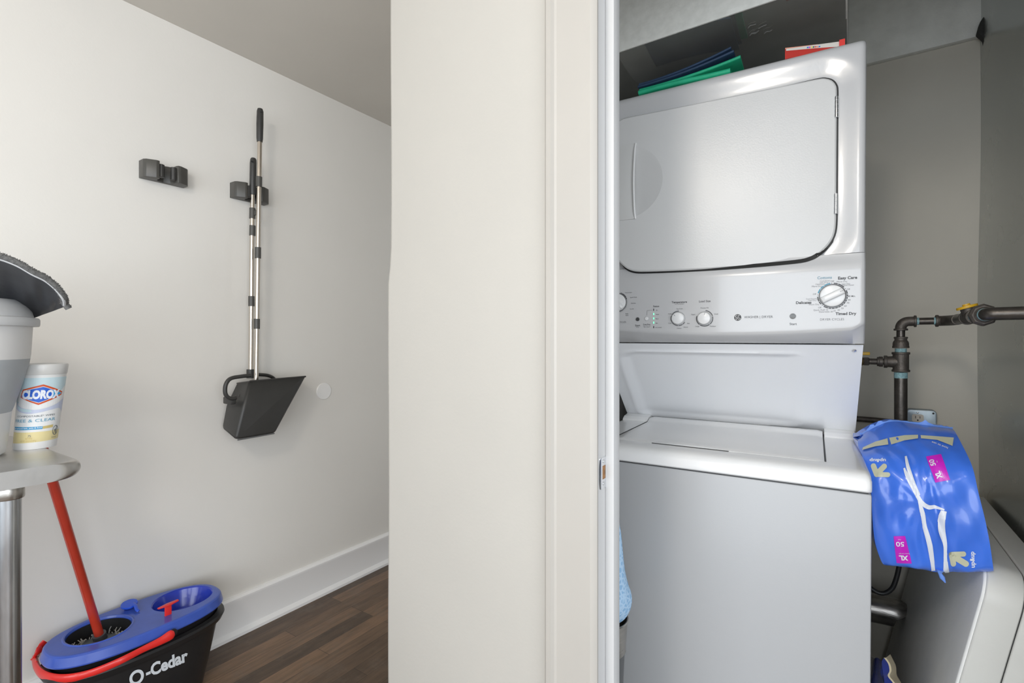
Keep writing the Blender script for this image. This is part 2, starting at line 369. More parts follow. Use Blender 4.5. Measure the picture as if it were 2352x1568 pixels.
# ================================================================== STACKED WASHER DRYER
MY, MR = 0.0468, 0.0054
wm = thing('washer_dryer', 'tall white stacked washer and dryer unit standing in the closet', 'washer dryer', (.0357, 1.2793, 0), (0, MR, MY))
WM = world_of(wm); WMI = WM.inverted(); EYEL = WMI @ EYE
W = .68; YD = .19; ZT = 1.928
def L(x, y, ax, val):
    d = WMI.to_3x3() @ ray(x, y); return EYEL + d*((val-EYEL[ax])/d[ax])
def wpart(mb, name, m, parent=None, smooth=35): return mb.build(name, m, parent or wm, smooth=smooth, M=WM)

# door outline (local x,z), symmetric about XC
XC = -.34
R_ = [(-.34, 1.853), (-.25, 1.853), (-.15, 1.853), (-.098, 1.853), (-.083, 1.850), (-.070, 1.842), (-.062, 1.829), (-.0595, 1.812), (-.0595, 1.75), (-.0595, 1.65), (-.0595, 1.56), (-.0595, 1.50),
      (-.062, 1.468), (-.070, 1.446), (-.085, 1.426), (-.101, 1.4115), (-.115, 1.4045), (-.135, 1.400), (-.18, 1.3975), (-.25, 1.3955), (-.34, 1.3945)]
OUT = R_ + [(2*XC-x, z) for x, z in R_[-2:0:-1]]
# smooth outline
OUTS = []
n = len(OUT)
for i in range(n):
    p0, p1, p2, p3 = [Vector(OUT[(i+k) % n]) for k in (-1, 0, 1, 2)]
    for k in range(3):
        t = k/3; q = 0.5*((2*p1)+(-p0+p2)*t+(2*p0-5*p1+4*p2-p3)*t*t+(-p0+3*p1-3*p2+p3)*t**3); OUTS.append((q.x, q.y))
PA = np.array(OUTS); PB = np.roll(PA, -1, axis=0)
def sdf(x, z):
    p = np.array((x, z)); ab = PB-PA; t = np.clip(((p-PA)*ab).sum(1)/np.maximum((ab**2).sum(1), 1e-12), 0, 1)
    d = np.sqrt((((PA+ab*t[:, None])-p)**2).sum(1)).min()
    c = ((PA[:, 1] > z) != (PB[:, 1] > z))
    xs = (PB[:, 0]-PA[:, 0])*(z-PA[:, 1])/np.where(PB[:, 1]-PA[:, 1] == 0, 1e-9, PB[:, 1]-PA[:, 1])+PA[:, 0]
    return -d if (np.sum(c & (x < xs)) % 2) else d
def sstep(a, b, x):
    t = min(1, max(0, (x-a)/(b-a))); return t*t*(3-2*t)
# dryer cabinet: body + sculpted front
ZS = 1.414
xs = sorted(set([round(v, 5) for v in list(np.linspace(-W, 0, 220)) + [-.0015, -.004, -.008, -.013, -W+.0015, -W+.004, -W+.008, -W+.013]]))
zs = sorted(set([round(v, 5) for v in list(np.linspace(ZS, ZT, 170)) + [ZT-.0015, ZT-.004, ZT-.008, ZT-.013]]))
def edge_round(d, r): return r-math.sqrt(max(0, r*r-(r-d)**2)) if d < r else 0.0
rows = []; inn = []
for z in zs:
    row = []; ir = []
    for x in xs:
        s = sdf(x, z)
        y = YD + edge_round(-x, .016) + edge_round(x+W, .016) + edge_round(ZT-z, .022)
        y += .0075*(1-sstep(.0, .06, s)) if s > 0 else .0075       # shallow dish round the door
        row.append((x, y, z)); ir.append(s)
    rows.append(row); inn.append(ir)
g = MB(); g.grid(rows)
# body shell
g.box((-W, YD+.010, ZS-.004), (0, .80, ZT-.0005), bev=.010, seg=3); g.box((-W+.004, YD+.035, 1.20), (-.004, .80, ZS+.02)); g.box((-W, YD+.016, ZS), (-W+.02, .3, ZT-.022)); g.box((-.02, YD+.016, ZS), (0, .3, ZT-.022))
g.box((-W+.016, YD+.022, ZT-.03), (-.016, .3, ZT))
wpart(g, 'dryer_cabinet', [M_APPL, M_BLACK], smooth=40)
# dryer door, hinged on the right and not quite shut
AJ = .060; XH = -.0595
def dpt(x, z, y=0.0): 
    dx = x-XH; return Vector((XH+dx*math.cos(AJ)-y*-math.sin(AJ)*-1, YD+.002+dx*math.sin(AJ)+y*math.cos(AJ), z))
cen = Vector((XC, 1.62))
def inset(d):
    o = []
    m = len(OUTS)
    for i in range(m):
        a = Vector(OUTS[i-1]); b = Vector(OUTS[(i+1) % m]); t = (b-a).normalized(); nrm = Vector((-t.y, t.x)); p = Vector(OUTS[i])
        if nrm.dot(cen-p) < 0: nrm = -nrm
        o.append(p+nrm*d)
    return o
DX, DZ, DR = -.602, 1.618, .105                      # dished grip recess centre and radius
hx, hz = XH+(L(1462, 415, 1, YD-.02).x-XH), L(1462, 415, 1, YD-.02).z
# fit recess centre/radius from where it shows
DXr = L(1522, 415, 1, YD-.02).x; DX = DXr-DR; DZ = L(1500, 412, 1, YD-.02).z
bm = bmesh.new()
outer = inset(.0045)
ov = [bm.verts.new(dpt(p.x, p.y, 0)) for p in outer]
oe = [bm.edges.new((ov[i], ov[(i+1) % len(ov)])) for i in range(len(ov))]
nh = 64
hole = [(DX+DR*math.cos(2*PI*k/nh), DZ+DR*math.sin(2*PI*k/nh)) for k in range(nh)]
hole = [(max(x, 2*XC-XH-0+.012*0-.547), z) if False else (x, z) for x, z in hole]
XL = min(x for x, z in OUTS)+.012                    # keep the recess inside the door
hole = [(max(x, XL), z) for x, z in hole]
hh_ = []
for p in hole:
    if not hh_ or (abs(p[0]-hh_[-1][0])+abs(p[1]-hh_[-1][1])) > 1e-5: hh_.append(p)
hole = hh_
hv = [bm.verts.new(dpt(x, z, 0)) for x, z in hole]
he = [bm.edges.new((hv[i], hv[(i+1) % len(hv)])) for i in range(len(hv))]
bmesh.ops.triangle_fill(bm, use_beauty=True, use_dissolve=False, edges=oe+he)
g = MB(); g._bm(bm)
k = len(outer)
o0 = [dpt(*p, .003) for p in inset(.001)]; o1 = [dpt(*p, .006) for p in inset(0)]; o2 = [dpt(*p, .028) for p in inset(0)]; o3 = [dpt(*p, .028) for p in inset(.03)]
of = [dpt(p.x, p.y, 0) for p in outer]
for A, B in ((of, o0), (o0, o1), (o1, o2), (o2, o3)):
    g.add(A+B, [(i, (i+1) % k, k+(i+1) % k, k+i) for i in range(k)])
g.add(o3, [tuple(range(k))])
door = wpart(g, 'dryer_door', M_APPLD, smooth=30)
g = MB(); rr = []
for j in range(9):
    s = 1-j/9
    rr.append([dpt(max(DX+(x-DX)*s, XL), DZ+(z-DZ)*s, .016*(1-s*s)) for x, z in hole+[hole[0]]])
g.grid(rr); wpart(g, 'grip_recess', M_APPLD, door, 60)
# door pull: flat plate with raised rolled edge
pz0, pz1 = L(1462, 502, 1, YD-.03).z, L(1462, 329, 1, YD-.03).z
px1 = L(1457, 415, 1, YD-.03).x; px0 = px1-.075
g = MB().box((0, 0, 0), (1, 1, 1)); g = MB()
poly = rrect(px0, px1, pz0, pz1, .004, 4)
g.prism([dpt(x, z, -.004) for x, z in poly], dpt(0, 0, .003)-dpt(0, 0, -.004), bev=.001)
dp = wpart(g, 'door_pull', mat('pull_pale_grey', (.66, .66, .65), .35), door)
g = MB().tube(catmull([dpt(px1+.003, pz1, -.004), dpt(px1+.001, pz1-.03, -.009), dpt(px1-.001, (pz0+pz1)/2, -.011), dpt(px1+.001, pz0+.03, -.009), dpt(px1+.003, pz0, -.004)], 8), .0028, 12)
wpart(g, 'rolled_edge', M_KNOB, dp)
for (ya_, yb_) in ((219, 268), (443, 490)):
    z1, z0 = L(1921, ya_, 1, YD-.004).z, L(1921, yb_, 1, YD-.004).z; xh = L(1921.5, 243, 1, YD-.004).x
    g = MB(); nseg = 5
    for i in range(nseg):
        a = z0+(z1-z0)*i/nseg; b = z0+(z1-z0)*(i+1)/nseg
        g.lathe([(.0038, 0), (.0046, .0006), (.0046, b-a-.0012), (.0038, b-a-.0006)], (xh, YD+.002, a), n=16)
    g.tube([(xh, YD+.002, z0), (xh, YD+.002, z1)], .0036, 12)
    wpart(g, 'hinge', M_CHROME, door)

# control panel (fascia)
def zbot(x): return 1.2135+.013*((x+.30)/.30)**2 + .012*sstep(-.03, 0, x) + .012*sstep(-W+.03, -W, x)
def yfas(x, z):
    e = edge_round(-x, .012)+edge_round(x+W, .012)
    b = -.010*(1-((x-XC)/.34)**2)
    k = sstep(1.414, 1.375, z)
    return YD + e - .004 + (b-.008)*k
rows = []
xsp = sorted(set([round(v, 5) for v in list(np.linspace(-W, 0, 160)) + [-.0015, -.004, -.008, -W+.0015, -W+.004, -W+.008]]))
for x in xsp:
    zb_ = zbot(x); e = edge_round(-x, .012)+edge_round(x+W, .012); row = []
    row.append((x, YD+.06, ZS-.001)); row.append((x, YD+e+.004, ZS-.001))
    for z in list(np.linspace(ZS-.002, 1.388, 14)) + list(np.linspace(1.386, zb_+.010, 20)):
        row.append((x, yfas(x, z), z))
    yb_ = yfas(x, zb_+.010)
    row += [(x, yb_+.0012, zb_+.005), (x, yb_+.004, zb_+.0015), (x, yb_+.009, zb_-.002), (x, YD+.020+.4*e, 1.1945), (x, YD+.06, 1.1945)]
    rows.append(row)
g = MB().grid(rows)
g.add(rows[0], [tuple(range(len(rows[0])))]); g.add(rows[-1], [tuple(range(len(rows[0])))])
panel = wpart(g, 'control_panel', [M_APPL, M_BLACK], smooth=50)
# black strip painted in for the shadowed gap round the door
def gp_(p, d):
    q = p; z = q.y; x = q.x
    y_ = yfas(x, min(z, ZS))-.0009; t_ = sstep(ZS, ZS+.014, z); y_ = y_*(1-t_)+(YD+.0072)*t_
    return Vector((x, y_, z))
ga = [gp_(p, 0) for p in inset(.006)]
OFA = inset(-.0030); OFB = inset(-.0046)
gb_ = [gp_(OFB[i] if OUTS[i][1] < 1.45 else OFA[i].lerp(OFB[i], 0), 0) for i in range(len(OUTS))]
k = len(ga); g = MB().add(ga+gb_, [(i, (i+1) % k, k+(i+1) % k, k+i) for i in range(k)])
wpart(g, 'door_gap_shade', M_BLACK, smooth=0)
# printing on the panel
def ptext(g, s, x, z, h, align='c', bold=0.0, mi=0, sx=1.0, off=.0006):
    vs, fs, w = text_mesh(s, bold, sx); ox = {'c': -w/2, 'l': 0, 'r': -w}[align]
    pv = [(x+(a+ox)*h, 0, z+b*h) for a, b in vs]
    g.add([(p[0], yfas(p[0], p[2])-off, p[2]) for p in pv], fs, mi)
def parc(g, cx, cz, r0, r1, a0, a1, mi=0, n=24, off=.0006):
    vs = []
    for i in range(n+1):
        a = math.radians(a0+(a1-a0)*i/n)
        for r in (r0, r1): X, Z_ = cx+r*math.sin(a), cz+r*math.cos(a); vs.append((X, yfas(X, Z_)-off, Z_))
    g.add(vs, [(2*i, 2*i+1, 2*i+3, 2*i+2) for i in range(n)], mi)
def pdisc(g, cx, cz, r, mi=0, off=.0009, n=14):
    vs = [(cx+r*math.cos(2*PI*k/n), yfas(cx, cz)-off, cz+r*math.sin(2*PI*k/n)) for k in range(n)]
    g.add(vs, [tuple(range(n))], mi)
def PX(x, y): p = L(x, y, 1, YD-.018); return p.x, p.z
g = MB()
T = [  # text, px, py (centre), cap height px, bold, material
 ('Cottons', 1894, 637, 6.2, .02, 3), ('Easy Care', 1947, 637, 6.6, .03, 0), ('More Dry', 1934, 646, 3.6, 0, 1), ('Less Dry', 1943.5, 651, 3.2, 0, 1), ('Cool Down', 1949, 654, 3.2, 0, 1),
 ('Off', 1912, 645.5, 3.6, 0, 1), ('Cool Down', 1895, 644.5, 3.0, 0, 1), ('Less Dry', 1892, 648.2, 3.0, 0, 1), ('Optimum', 1883.5, 652, 3.4, 0, 1), ('More Dry', 1876.5, 657, 3.6, 0, 1),
 ('Off', 1949, 663.5, 3.4, 0, 1), ('Off', 1871, 675, 3.6, 0, 1), ('90 Min.', 1956.5, 679.5, 3.6, .01, 0), ('80', 1951, 688, 3.6, 0, 1), ('70', 1948, 695, 3.6, 0, 1), ('60', 1942, 702, 3.6, 0, 1),
 ('50', 1935, 707.5, 3.6, 0, 1), ('40', 1926.5, 711.5, 3.6, 0, 1), ('30', 1917, 713.5, 3.6, 0, 1), ('Dewrinkle 20', 1897, 715.5, 3.6, 0, 1), ('Quick Fluff 10', 1885, 711.5, 3.6, 0, 1),
 ('Off', 1883, 706, 3.4, 0, 1), ('More Dry', 1870, 698.8, 3.6, 0, 1), ('Delicates', 1846, 694.5, 6.0, .03, 0), ('Less Dry', 1865.5, 689.5, 3.0, 0, 1), ('Cool Down', 1863, 686, 3.0, 0, 1),
 ('Timed Dry', 1943, 719.5, 6.4, .03, 0), ('DRYER CYCLES', 1911, 733, 5.0, 0, 1), ('Start', 1822, 743.5, 5.4, .01, 0), ('WASHER | DRYER', 1742, 727.5, 5.4, 0, 0),
 ('Load Size', 1619.5, 691.5, 4.8, .01, 0), ('Precise Fill', 1619, 707, 2.9, 0, 0), ('Small', 1645.5, 721, 2.9, 0, 0), ('Super', 1593.5, 722, 2.9, 0, 0), ('Medium', 1638, 749, 2.9, 0, 0), ('Large', 1602.5, 749, 2.9, 0, 0),
 ('Temperature', 1561, 693.5, 4.6, .02, 0), ('All Cold Rinses', 1561, 698, 2.3, 0, 1), ('Tap Cold', 1561, 709, 2.7, 0, 0), ('Cold', 1539, 720.5, 2.7, 0, 0), ('Cool', 1539, 742, 2.7, 0, 0), ('Colors', 1560.5, 753.5, 2.7, 0, 0), ('Warm', 1575.5, 751, 2.7, 0, 0), ('Hot', 1582, 742.5, 2.7, 0, 0),
 ('Status', 1507.5, 703, 4.2, .01, 0), ('On', 1509, 712, 2.3, 0, 0), ('Wash', 1510.5, 722, 2.3, 0, 0), ('Rinse', 1510, 731.8, 2.3, 0, 0), ('Spin', 1509, 741.8, 2.3, 0, 0), ('Lid Locked', 1513, 751.7, 2.3, 0, 0),
 ('Start', 1465, 747, 4.4, .01, 0), ('Pause', 1465, 751, 2.2, 0, 1), ('Deep Rinse', 1486, 744.5, 2.6, .01, 0), ('Select when using', 1486, 748, 1.7, 0, 0), ('fabric softener', 1486, 750.8, 1.7, 0, 0),
 ('Drain & Spin', 1443.5, 671.5, 2.3, 0, 0), ('Speed Wash', 1455, 682.5, 2.3, 0, 0), ('Delicates', 1455, 696, 2.3, 0, 0), ('Casuals', 1451, 709, 2.3, 0, 0), ('Bulky', 1440, 720, 2.3, 0, 0), ('Items', 1440, 723.8, 2.3, 0, 0), ('WASHER CYCLES', 1417, 739.5, 4.0, 0, 1)]
for s, x, y, h, b, mi in T:
    lx, lz = PX(x, y); t = abs((WM @ Vector((lx, YD, lz)) - EYE).dot(WV)); hm = h*t/FPX
    ptext(g, s, lx, lz-hm/2, hm*.95, 'c', b, mi)
# dryer dial ring
dx_, dz_ = PX(1912, 679)
R0, R1 = .0292, .0316
for a0, a1, mi in ((5, 50, 0), (66, 178, 0), (178, 216, 0), (230, 268, 0), (284, 352, 2)):
    parc(g, dx_, dz_, R0, R1, a0, a1, mi)
for a in (357, 58, 223, 276): pdisc(g, dx_+0.0304*math.sin(math.radians(a)), dz_+.0304*math.cos(math.radians(a)), .0009, 0)
for a in (22, 84, 96, 108, 120, 132, 144, 157, 170, 183, 196, 245, 306, 325): pdisc(g, dx_+.0304*math.sin(math.radians(a)), dz_+.0304*math.cos(math.radians(a)), .0009, 4, .0012)
for a in (38, 45, 255, 261, 343, 348):
    a_ = math.radians(a); parc(g, dx_, dz_, .0322, .0345, a-.7, a+.7, 1, 2)
# small dials
tx_, tz_ = PX(1559, 731); parc(g, tx_, tz_, .0195, .0212, -90-20, 5, 0); parc(g, tx_, tz_, .0195, .0212, 120, 250, 0)
for a in (5, 120, 145, 180, 240, 295): pdisc(g, tx_+.0203*math.sin(math.radians(a)), tz_+.0203*math.cos(math.radians(a)), .0009, 4, .0012)
lx_, lz_ = PX(1619, 731); parc(g, lx_, lz_, .0200, .0222, 5, 290, 0, 40)
for a in (5, 75, 140, 215, 290): pdisc(g, lx_+.0211*math.sin(math.radians(a)), lz_+.0211*math.cos(math.radians(a)), .0010, 4, .0012)
wx_, wz_ = PX(1418, 694.5); parc(g, wx_, wz_, .0285, .0308, 20, 72, 0); parc(g, wx_, wz_, .0285, .0308, 170, 250, 0)
for a in (28, 64, 90, 112, 138): pdisc(g, wx_+.0297*math.sin(math.radians(a)), wz_+.0297*math.cos(math.radians(a)), .0009, 4, .0012)
parc(g, wx_, wz_, .0285, .0308, 72, 165, 5)
# status lines
for y in (711.2, 751): 
    x_, z_ = PX(1502, y); g.add([(x_+a, yfas(x_, z_)-.0006, z_+b) for a, b in ((-.0012, -.003), (.0012, -.003), (.0012, .003), (-.0012, .003))], [(0, 1, 2, 3)], 0)
ax_, az_ = PX(1486, 724.5); bx_, bz_ = PX(1486.5, 713); c_x, c_z = PX(1499, 712.2)
def pline(a, b, w=.00025, mi=0):
    a = Vector(a); b = Vector(b); t = (b-a).normalized(); nn = Vector((-t.y, t.x))*w
    q = [a+nn, b+nn, b-nn, a-nn]; g.add([(p.x, yfas(p.x, p.y)-.0006, p.y) for p in q], [(0, 1, 2, 3)], mi)
pline((ax_, az_), (bx_, bz_)); pline((bx_, bz_), (c_x, c_z))
# compliance mark lower left
x_, z_ = PX(1430, 774)
lettering = wpart(g, 'printed_lettering', [M_DKGREY, M_GREYP, M_TEAL, M_LTEAL, M_APPL, M_KRING], panel, smooth=0)
# round monogram badge
ex, ez = PX(1695, 729); yb_ = yfas(ex, ez)
g = MB().lathe([(.0085, -.001), (.0085, .0010), (.0080, .0016), (.0001, .0016)], (ex, yb_, ez), (0, -1, 0), 40, 0)
g.lathe([(.0093, -.001), (.0093, .0006), (.0086, .0009)], (ex, yb_, ez), (0, -1, 0), 40, 1, cap=False)
def stroke(g, pts, r, mi, cx, cy, cz, s):
    g.tube(catmull([(cx+a*s, cy, cz+b*s) for a, b in pts], 5), r, 8, mi)
for mx_ in (1,):
    stroke(g, [(-.1, .55), (-.35, .65), (-.6, .3), (-.55, -.1), (-.25, -.1), (-.15, .2), (-.15, -.35), (-.4, -.65), (-.6, -.35)], .00042, 1, ex, yb_-.0018, ez, .0085)
    stroke(g, [(.55, .5), (.3, .65), (.1, .4), (.25, .15), (.4, .05), (.15, -.1), (.1, -.45), (.35, -.65), (.6, -.4), (.55, -.1)], .00042, 1, ex, yb_-.0018, ez, .0085)
    for a in range(0, 360, 90): stroke(g, [(.72*math.cos(math.radians(a+40)), .72*math.sin(math.radians(a+40))), (.82*math.cos(math.radians(a+55)), .82*math.sin(math.radians(a+55))), (.74*math.cos(math.radians(a+72)), .74*math.sin(math.radians(a+72)))], .00035, 1, ex, yb_-.0017, ez, .0085)
wpart(g, 'round_badge', [M_DKGREY, M_KNOB], panel)
def knob(cx, cz, r, hgt, base_r=None, ring=True):
    y = yfas(cx, cz); g = MB()
    pr_ = [((base_r or r)*1.0, -.002), ((base_r or r), .002), (r*1.0, .004), (r*.985, hgt-.003), (r*.95, hgt-.0008), (r*.88, hgt), (.0001, hgt)]
    g.lathe(pr_, (cx, y, cz), (0, -1, 0), 48)
    return g, y
# dryer dial
g, y = knob(dx_, dz_, .0262, .005)
kn = wpart(g, 'dryer_knob', M_KNOB, panel)
g = MB()
for rr_ in (.0276,): g.lathe([(rr_, -.001), (rr_+.0008, .0016), (rr_-.0008, .0016)], (dx_, y, dz_), (0, -1, 0), 60, cap=False)
wpart(g, 'dial_rim', M_DKGREY, kn)
def gripbar(cx, cz, ang, ln, wd, y0, hgt, parent, tipdark=True):
    ca, sa = math.cos(ang), math.sin(ang); g = MB()
    def q(u, v, h): return (cx+u*ca-v*sa, y0-h, cz+u*sa+v*ca)
    rows = []
    for i in range(13):
        u = -ln+2*ln*i/12; ww = wd; hh2 = hgt*(1 if abs(u) < ln*.7 else 1-.35*((abs(u)/ln-.7)/.3)**2)
        rows.append([q(u, -ww, 0), q(u, -ww*.82, hh2*.85), q(u, -ww*.6, hh2), q(u, ww*.6, hh2), q(u, ww*.82, hh2*.85), q(u, ww, 0)])
    g.grid(rows); g.add(rows[0], [tuple(range(6))], 1); g.add(rows[-1], [tuple(range(6))], 0)
    g.add([q(ln*.72, -.0003, hgt+.0003), q(ln*.98, -.0003, hgt*.7+.0006), q(ln*.98, .0005, hgt*.7+.0006), q(ln*.72, .0005, hgt+.0003)], [(0, 1, 2, 3)], 1)
    return wpart(g, 'grip_bar', [M_KNOB, M_DKGREY], parent, 50)
gripbar(dx_, dz_, math.radians(27), .0245, .0082, y-.005, .011, kn)
for cx, cz, ang in ((tx_, tz_, 135), (lx_, lz_, 80)):
    g, y = knob(cx, cz, .0165, .013, .0180); k_ = wpart(g, 'small_knob', M_KNOB, panel)
    g = MB().lathe([(.0186, -.001), (.0186, .002), (.0170, .0035)], (cx, y, cz), (0, -1, 0), 48, cap=False); wpart(g, 'dial_rim', M_KRING, k_)
    a = math.radians(ang); g = MB()
    g.add([(cx+math.cos(a)*r_-math.sin(a)*w_, y-.0133, cz+math.sin(a)*r_+math.cos(a)*w_) for r_, w_ in ((.009, -.0004), (.0148, -.0004), (.0148, .0004), (.009, .0004))], [(0, 1, 2, 3)])
    wpart(g, 'pointer_line', M_DKGREY, k_, 0)
g, y = knob(wx_, wz_, .0262, .005); k_ = wpart(g, 'washer_knob', M_KNOB, panel)
g = MB().lathe([(.0272, -.001), (.0280, .0016), (.0266, .0016)], (wx_, y, wz_), (0, -1, 0), 60, cap=False); wpart(g, 'dial_rim', M_DKGREY, k_)
gripbar(wx_, wz_, math.radians(-52), .0245, .0082, y-.005, .011, k_)
for x, y_, r, m in ((1821, 726, .0068, M_BTN), (1465, 733, .0054, M_BTN), (1486, 731.5, .0054, M_KNOB)):
    cx, cz = PX(x, y_); y = yfas(cx, cz); g = MB()
    g.lathe([(r, -.001), (r, .002), (r*.9, .003), (.0001, .0034 if m is M_KNOB else .0022)], (cx, y, cz), (0, -1, 0), 32)
    b_ = wpart(g, 'button', m, panel)
    g = MB().lathe([(r*1.18, -.001), (r*1.12, .0012), (r*1.0, .0012)], (cx, y, cz), (0, -1, 0), 32, cap=False); wpart(g, 'button_rim', M_KRING if r < .006 else M_APPL, b_)
for y_ in (721, 731, 740.8):
    cx, cz = PX(1502, y_); g = MB()
    g.add([(cx+a, yfas(cx, cz)-.0007, cz+b) for a, b in ((-.0014, -.0026), (.0014, -.0026), (.0014, .0026), (-.0014, .0026))], [(0, 1, 2, 3)])
    wpart(g, 'status_light', M_LED, panel, 0)

# sloping panel below the controls
ZP, ZB_, YT, YB_ = 1.1915, .9235, .222, .505
def midp(u, v, h=0):   # u 0..1 across (left to right), v 0..1 down
    x = -W+.0015+(W-.003)*u; z = ZP+(ZB_-ZP)*v; y = YT+(YB_-YT)*v**1.0
    nrm = Vector((0, -(ZP-ZB_), (YB_-YT))).normalized()*1.0
    nn = Vector((0, -.688, -.726))
    return Vector((x, y, z)) - nn*h*-1
rows = []
rl = rrect(.075, .80, .10, .93, [.09, .02, .06, .05], 10)
QA = np.array(rl); QB = np.roll(QA, -1, axis=0)
def sdq(u, v):
    p = np.array((u, v)); ab = QB-QA; t = np.clip(((p-QA)*ab).sum(1)/np.maximum((ab**2).sum(1), 1e-12), 0, 1)
    d = np.sqrt((((PA_ := QA+ab*t[:, None])-p)**2).sum(1)).min()
    c = ((QA[:, 1] > v) != (QB[:, 1] > v)); xq = (QB[:, 0]-QA[:, 0])*(v-QA[:, 1])/np.where(QB[:, 1]-QA[:, 1] == 0, 1e-9, QB[:, 1]-QA[:, 1])+QA[:, 0]
    return -d if (np.sum(c & (u < xq)) % 2) else d
for i in range(71):
    v = i/70; row = []
    for j in range(111):
        u = j/110; s = sdq(u, v); fade = (1-sstep(.62, .95, u))
        hgt = -.0075*(1-sstep(-.045, .0, s))*fade + .0030*math.exp(-((s-.012)/.012)**2)*fade
        row.append(midp(u, v, hgt))
    rows.append(row)
g = MB().grid(rows)
g.box((-W+.0015, .52, .92), (-.0015, .80, 1.20))
for x in (-W+.0015, -.0015): g.add([(x, YT, ZP), (x, YB_, ZB_), (x, .56, ZB_), (x, .56, ZP)], [(0, 1, 2, 3)])
g.add([(-W+.0015, YT, ZP), (-.0015, YT, ZP), (-.0015, .56, ZP), (-W+.0015, .56, ZP)], [(0, 1, 2, 3)])
g.add([(-W+.0015, YB_, ZB_), (-.0015, YB_, ZB_), (-.0015, .56, ZB_), (-W+.0015, .56, ZB_)], [(0, 1, 2, 3)])
M_ACC = mat('appliance_panel_lit_white', (0.90, 0.91, 0.93), 0.33, bump=0.05, bscale=260)  # lighter copy of the appliance white, offsets shade on the sloping panel
mp_ = wpart(g, 'access_panel', M_ACC, smooth=40)
sx_, sz_ = (lambda p: (p.x, p.z))(L(1962, 804, 1, YT+.012))
wpart(MB().lathe([(.0045, 0), (.0045, .002), (.003, .003), (.0018, .003), (.0012, .0015), (.0001, .0015)], (sx_, YT+.012, sz_), (0, -.688, -.726), 6*4), 'screw', M_CHROME, mp_)

# washer top deck: profile run along x
TZ = .926
deck = [(.012, .886), (-.006, .8875), (-.010, .891), (-.0105, .898), (-.008, .910), (-.002, .920), (.010, .9255), (.030, .9275), (.07, TZ), (.50, TZ), (.50, TZ-.01)]
rows = []
xd = sorted([0, -.002, -.006, -.012, -W, -W+.002, -W+.006, -W+.012]+list(np.linspace(-W+.02, -.02, 40)))
for x in xd:
    e = edge_round(-x, .014)+edge_round(x+W, .014)
    rows.append([(x, y_+e*.8*(1 if i < 8 else 0), z_-e*.8*(1 if 4 < i else 0)) for i, (y_, z_) in enumerate(deck)])
g = MB().grid(rows); g.add(rows[0], [tuple(range(len(deck)))]); g.add(rows[-1], [tuple(range(len(deck)))])
# rear ledge pieces either side
lb = L(1503, 962, 2, TZ+.004); 
LX0, LX1, LY0, LY1 = -.585, -.083, .075, .462
for xa, xb in ((-W+.006, LX0-.004), (LX1+.004, -.004)):
    g.prism([(xa, .50, TZ-.004), (xa, .42, TZ-.004), (xa, .425, TZ+.004), (xa, .44, TZ+.012), (xa, .47, TZ+.016), (xa, .50, TZ+.017)], (xb-xa, 0, 0), bev=.002)
M_TOPW = mat('washer_top_lit_white', (0.86, 0.86, 0.86), 0.24, coat=0.3)  # appliance white lightened, light on deck and lid put into the colour
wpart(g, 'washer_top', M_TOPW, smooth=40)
# lid: softly crowned, with a finger scoop in the front edge
rows = []
for i in range(41):
    u = i/40; x = LX0+(LX1-LX0)*u; row = []
    scoop = math.exp(-((u-.42)/.16)**4)
    for j in range(40):
        v = j/39; y_ = LY0+(LY1-LY0)*v
        ed = min(u, 1-u)*(LX1-LX0); e2 = v*(LY1-LY0)
        z_ = TZ+.0035 + .004*math.sin(PI*min(1, max(0, u)))*math.sin(PI*v) - .003*math.exp(-ed/.004) - .003*math.exp(-e2/.006)
        z_ += .010*sstep(.86, .97, v)
        z_ += .0035*scoop*math.exp(-e2/.03)
        row.append((x, y_-.006*scoop*0, z_))
    rows.append(row)
g = MB().grid(rows)
edge = [r[0] for r in rows]
g.grid([edge, [(p[0], p[1]+.001, TZ-.002) for p in edge]])
for r in (rows[0], rows[-1]): g.grid([r, [(p[0], p[1], TZ-.002) for p in r]])
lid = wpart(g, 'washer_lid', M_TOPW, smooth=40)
g = MB()
for xa in (LX0-.002, LX1+.002): g.box((xa-.0018, LY0+.003, TZ), (xa+.0018, .47, TZ+.0012))
g.box((LX0-.002, LY1, TZ), (LX1+.002, LY1+.045, TZ+.0012))
g.box((LX0+.11, LY0-.0035, TZ), (LX0+.30, LY0+.002, TZ+.0010))
wpart(g, 'lid_gap', M_BLACK, lid, 0)
# washer cabinet
g = MB().box((-W, 0, .02), (0, .78, .8835), bev=.005)
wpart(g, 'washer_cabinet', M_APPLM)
wpart(MB().box((-W+.006, .004, .8835), (-.006, .76, .8875)), 'seam_gap', M_BLACK)  # black block fills the dark gap under the deck
for x in (-W+.05, -.05):
    for y_ in (.05, .72): wpart(MB().lathe([(.02, 0), (.02, .012), (.01, .014), (.01, .024)], (x, y_, 0), n=20), 'foot', M_RUBBER)

# ================================================================== DUCT ABOVE THE DRYER
DZM = 2.045; DYF = 1.40
g = MB()
rows = []
for i in range(50):
    y_ = DYF+(2.32-DYF)*i/49
    rows.append([(x, y_, DZM+.0022*math.sin(x*9+y_*6)+.0012*math.sin(y_*17+x*5)) for x in np.linspace(-.755, -.004, 50)])
du = thing('air_duct', 'rectangular sheet metal duct boxed above the dryer with shiny dark underside', 'duct', (-.38, 1.85, DZM))
MB().grid(rows).build('underside_sheet', M_DUCTU, du, 60, fixn=False)
g = MB().box((-.755, DYF, DZM+.002), (-.0015, DYF+.004, CCZ-.002)); g.box((-.006, DYF+.003, DZM+.001), (-.002, 2.32, CCZ-.002)); g.box((-.757, DYF-.003, DZM-.002), (-.002, DYF+.001, DZM+.012))
g.build('duct_sides', M_SPANG, du)
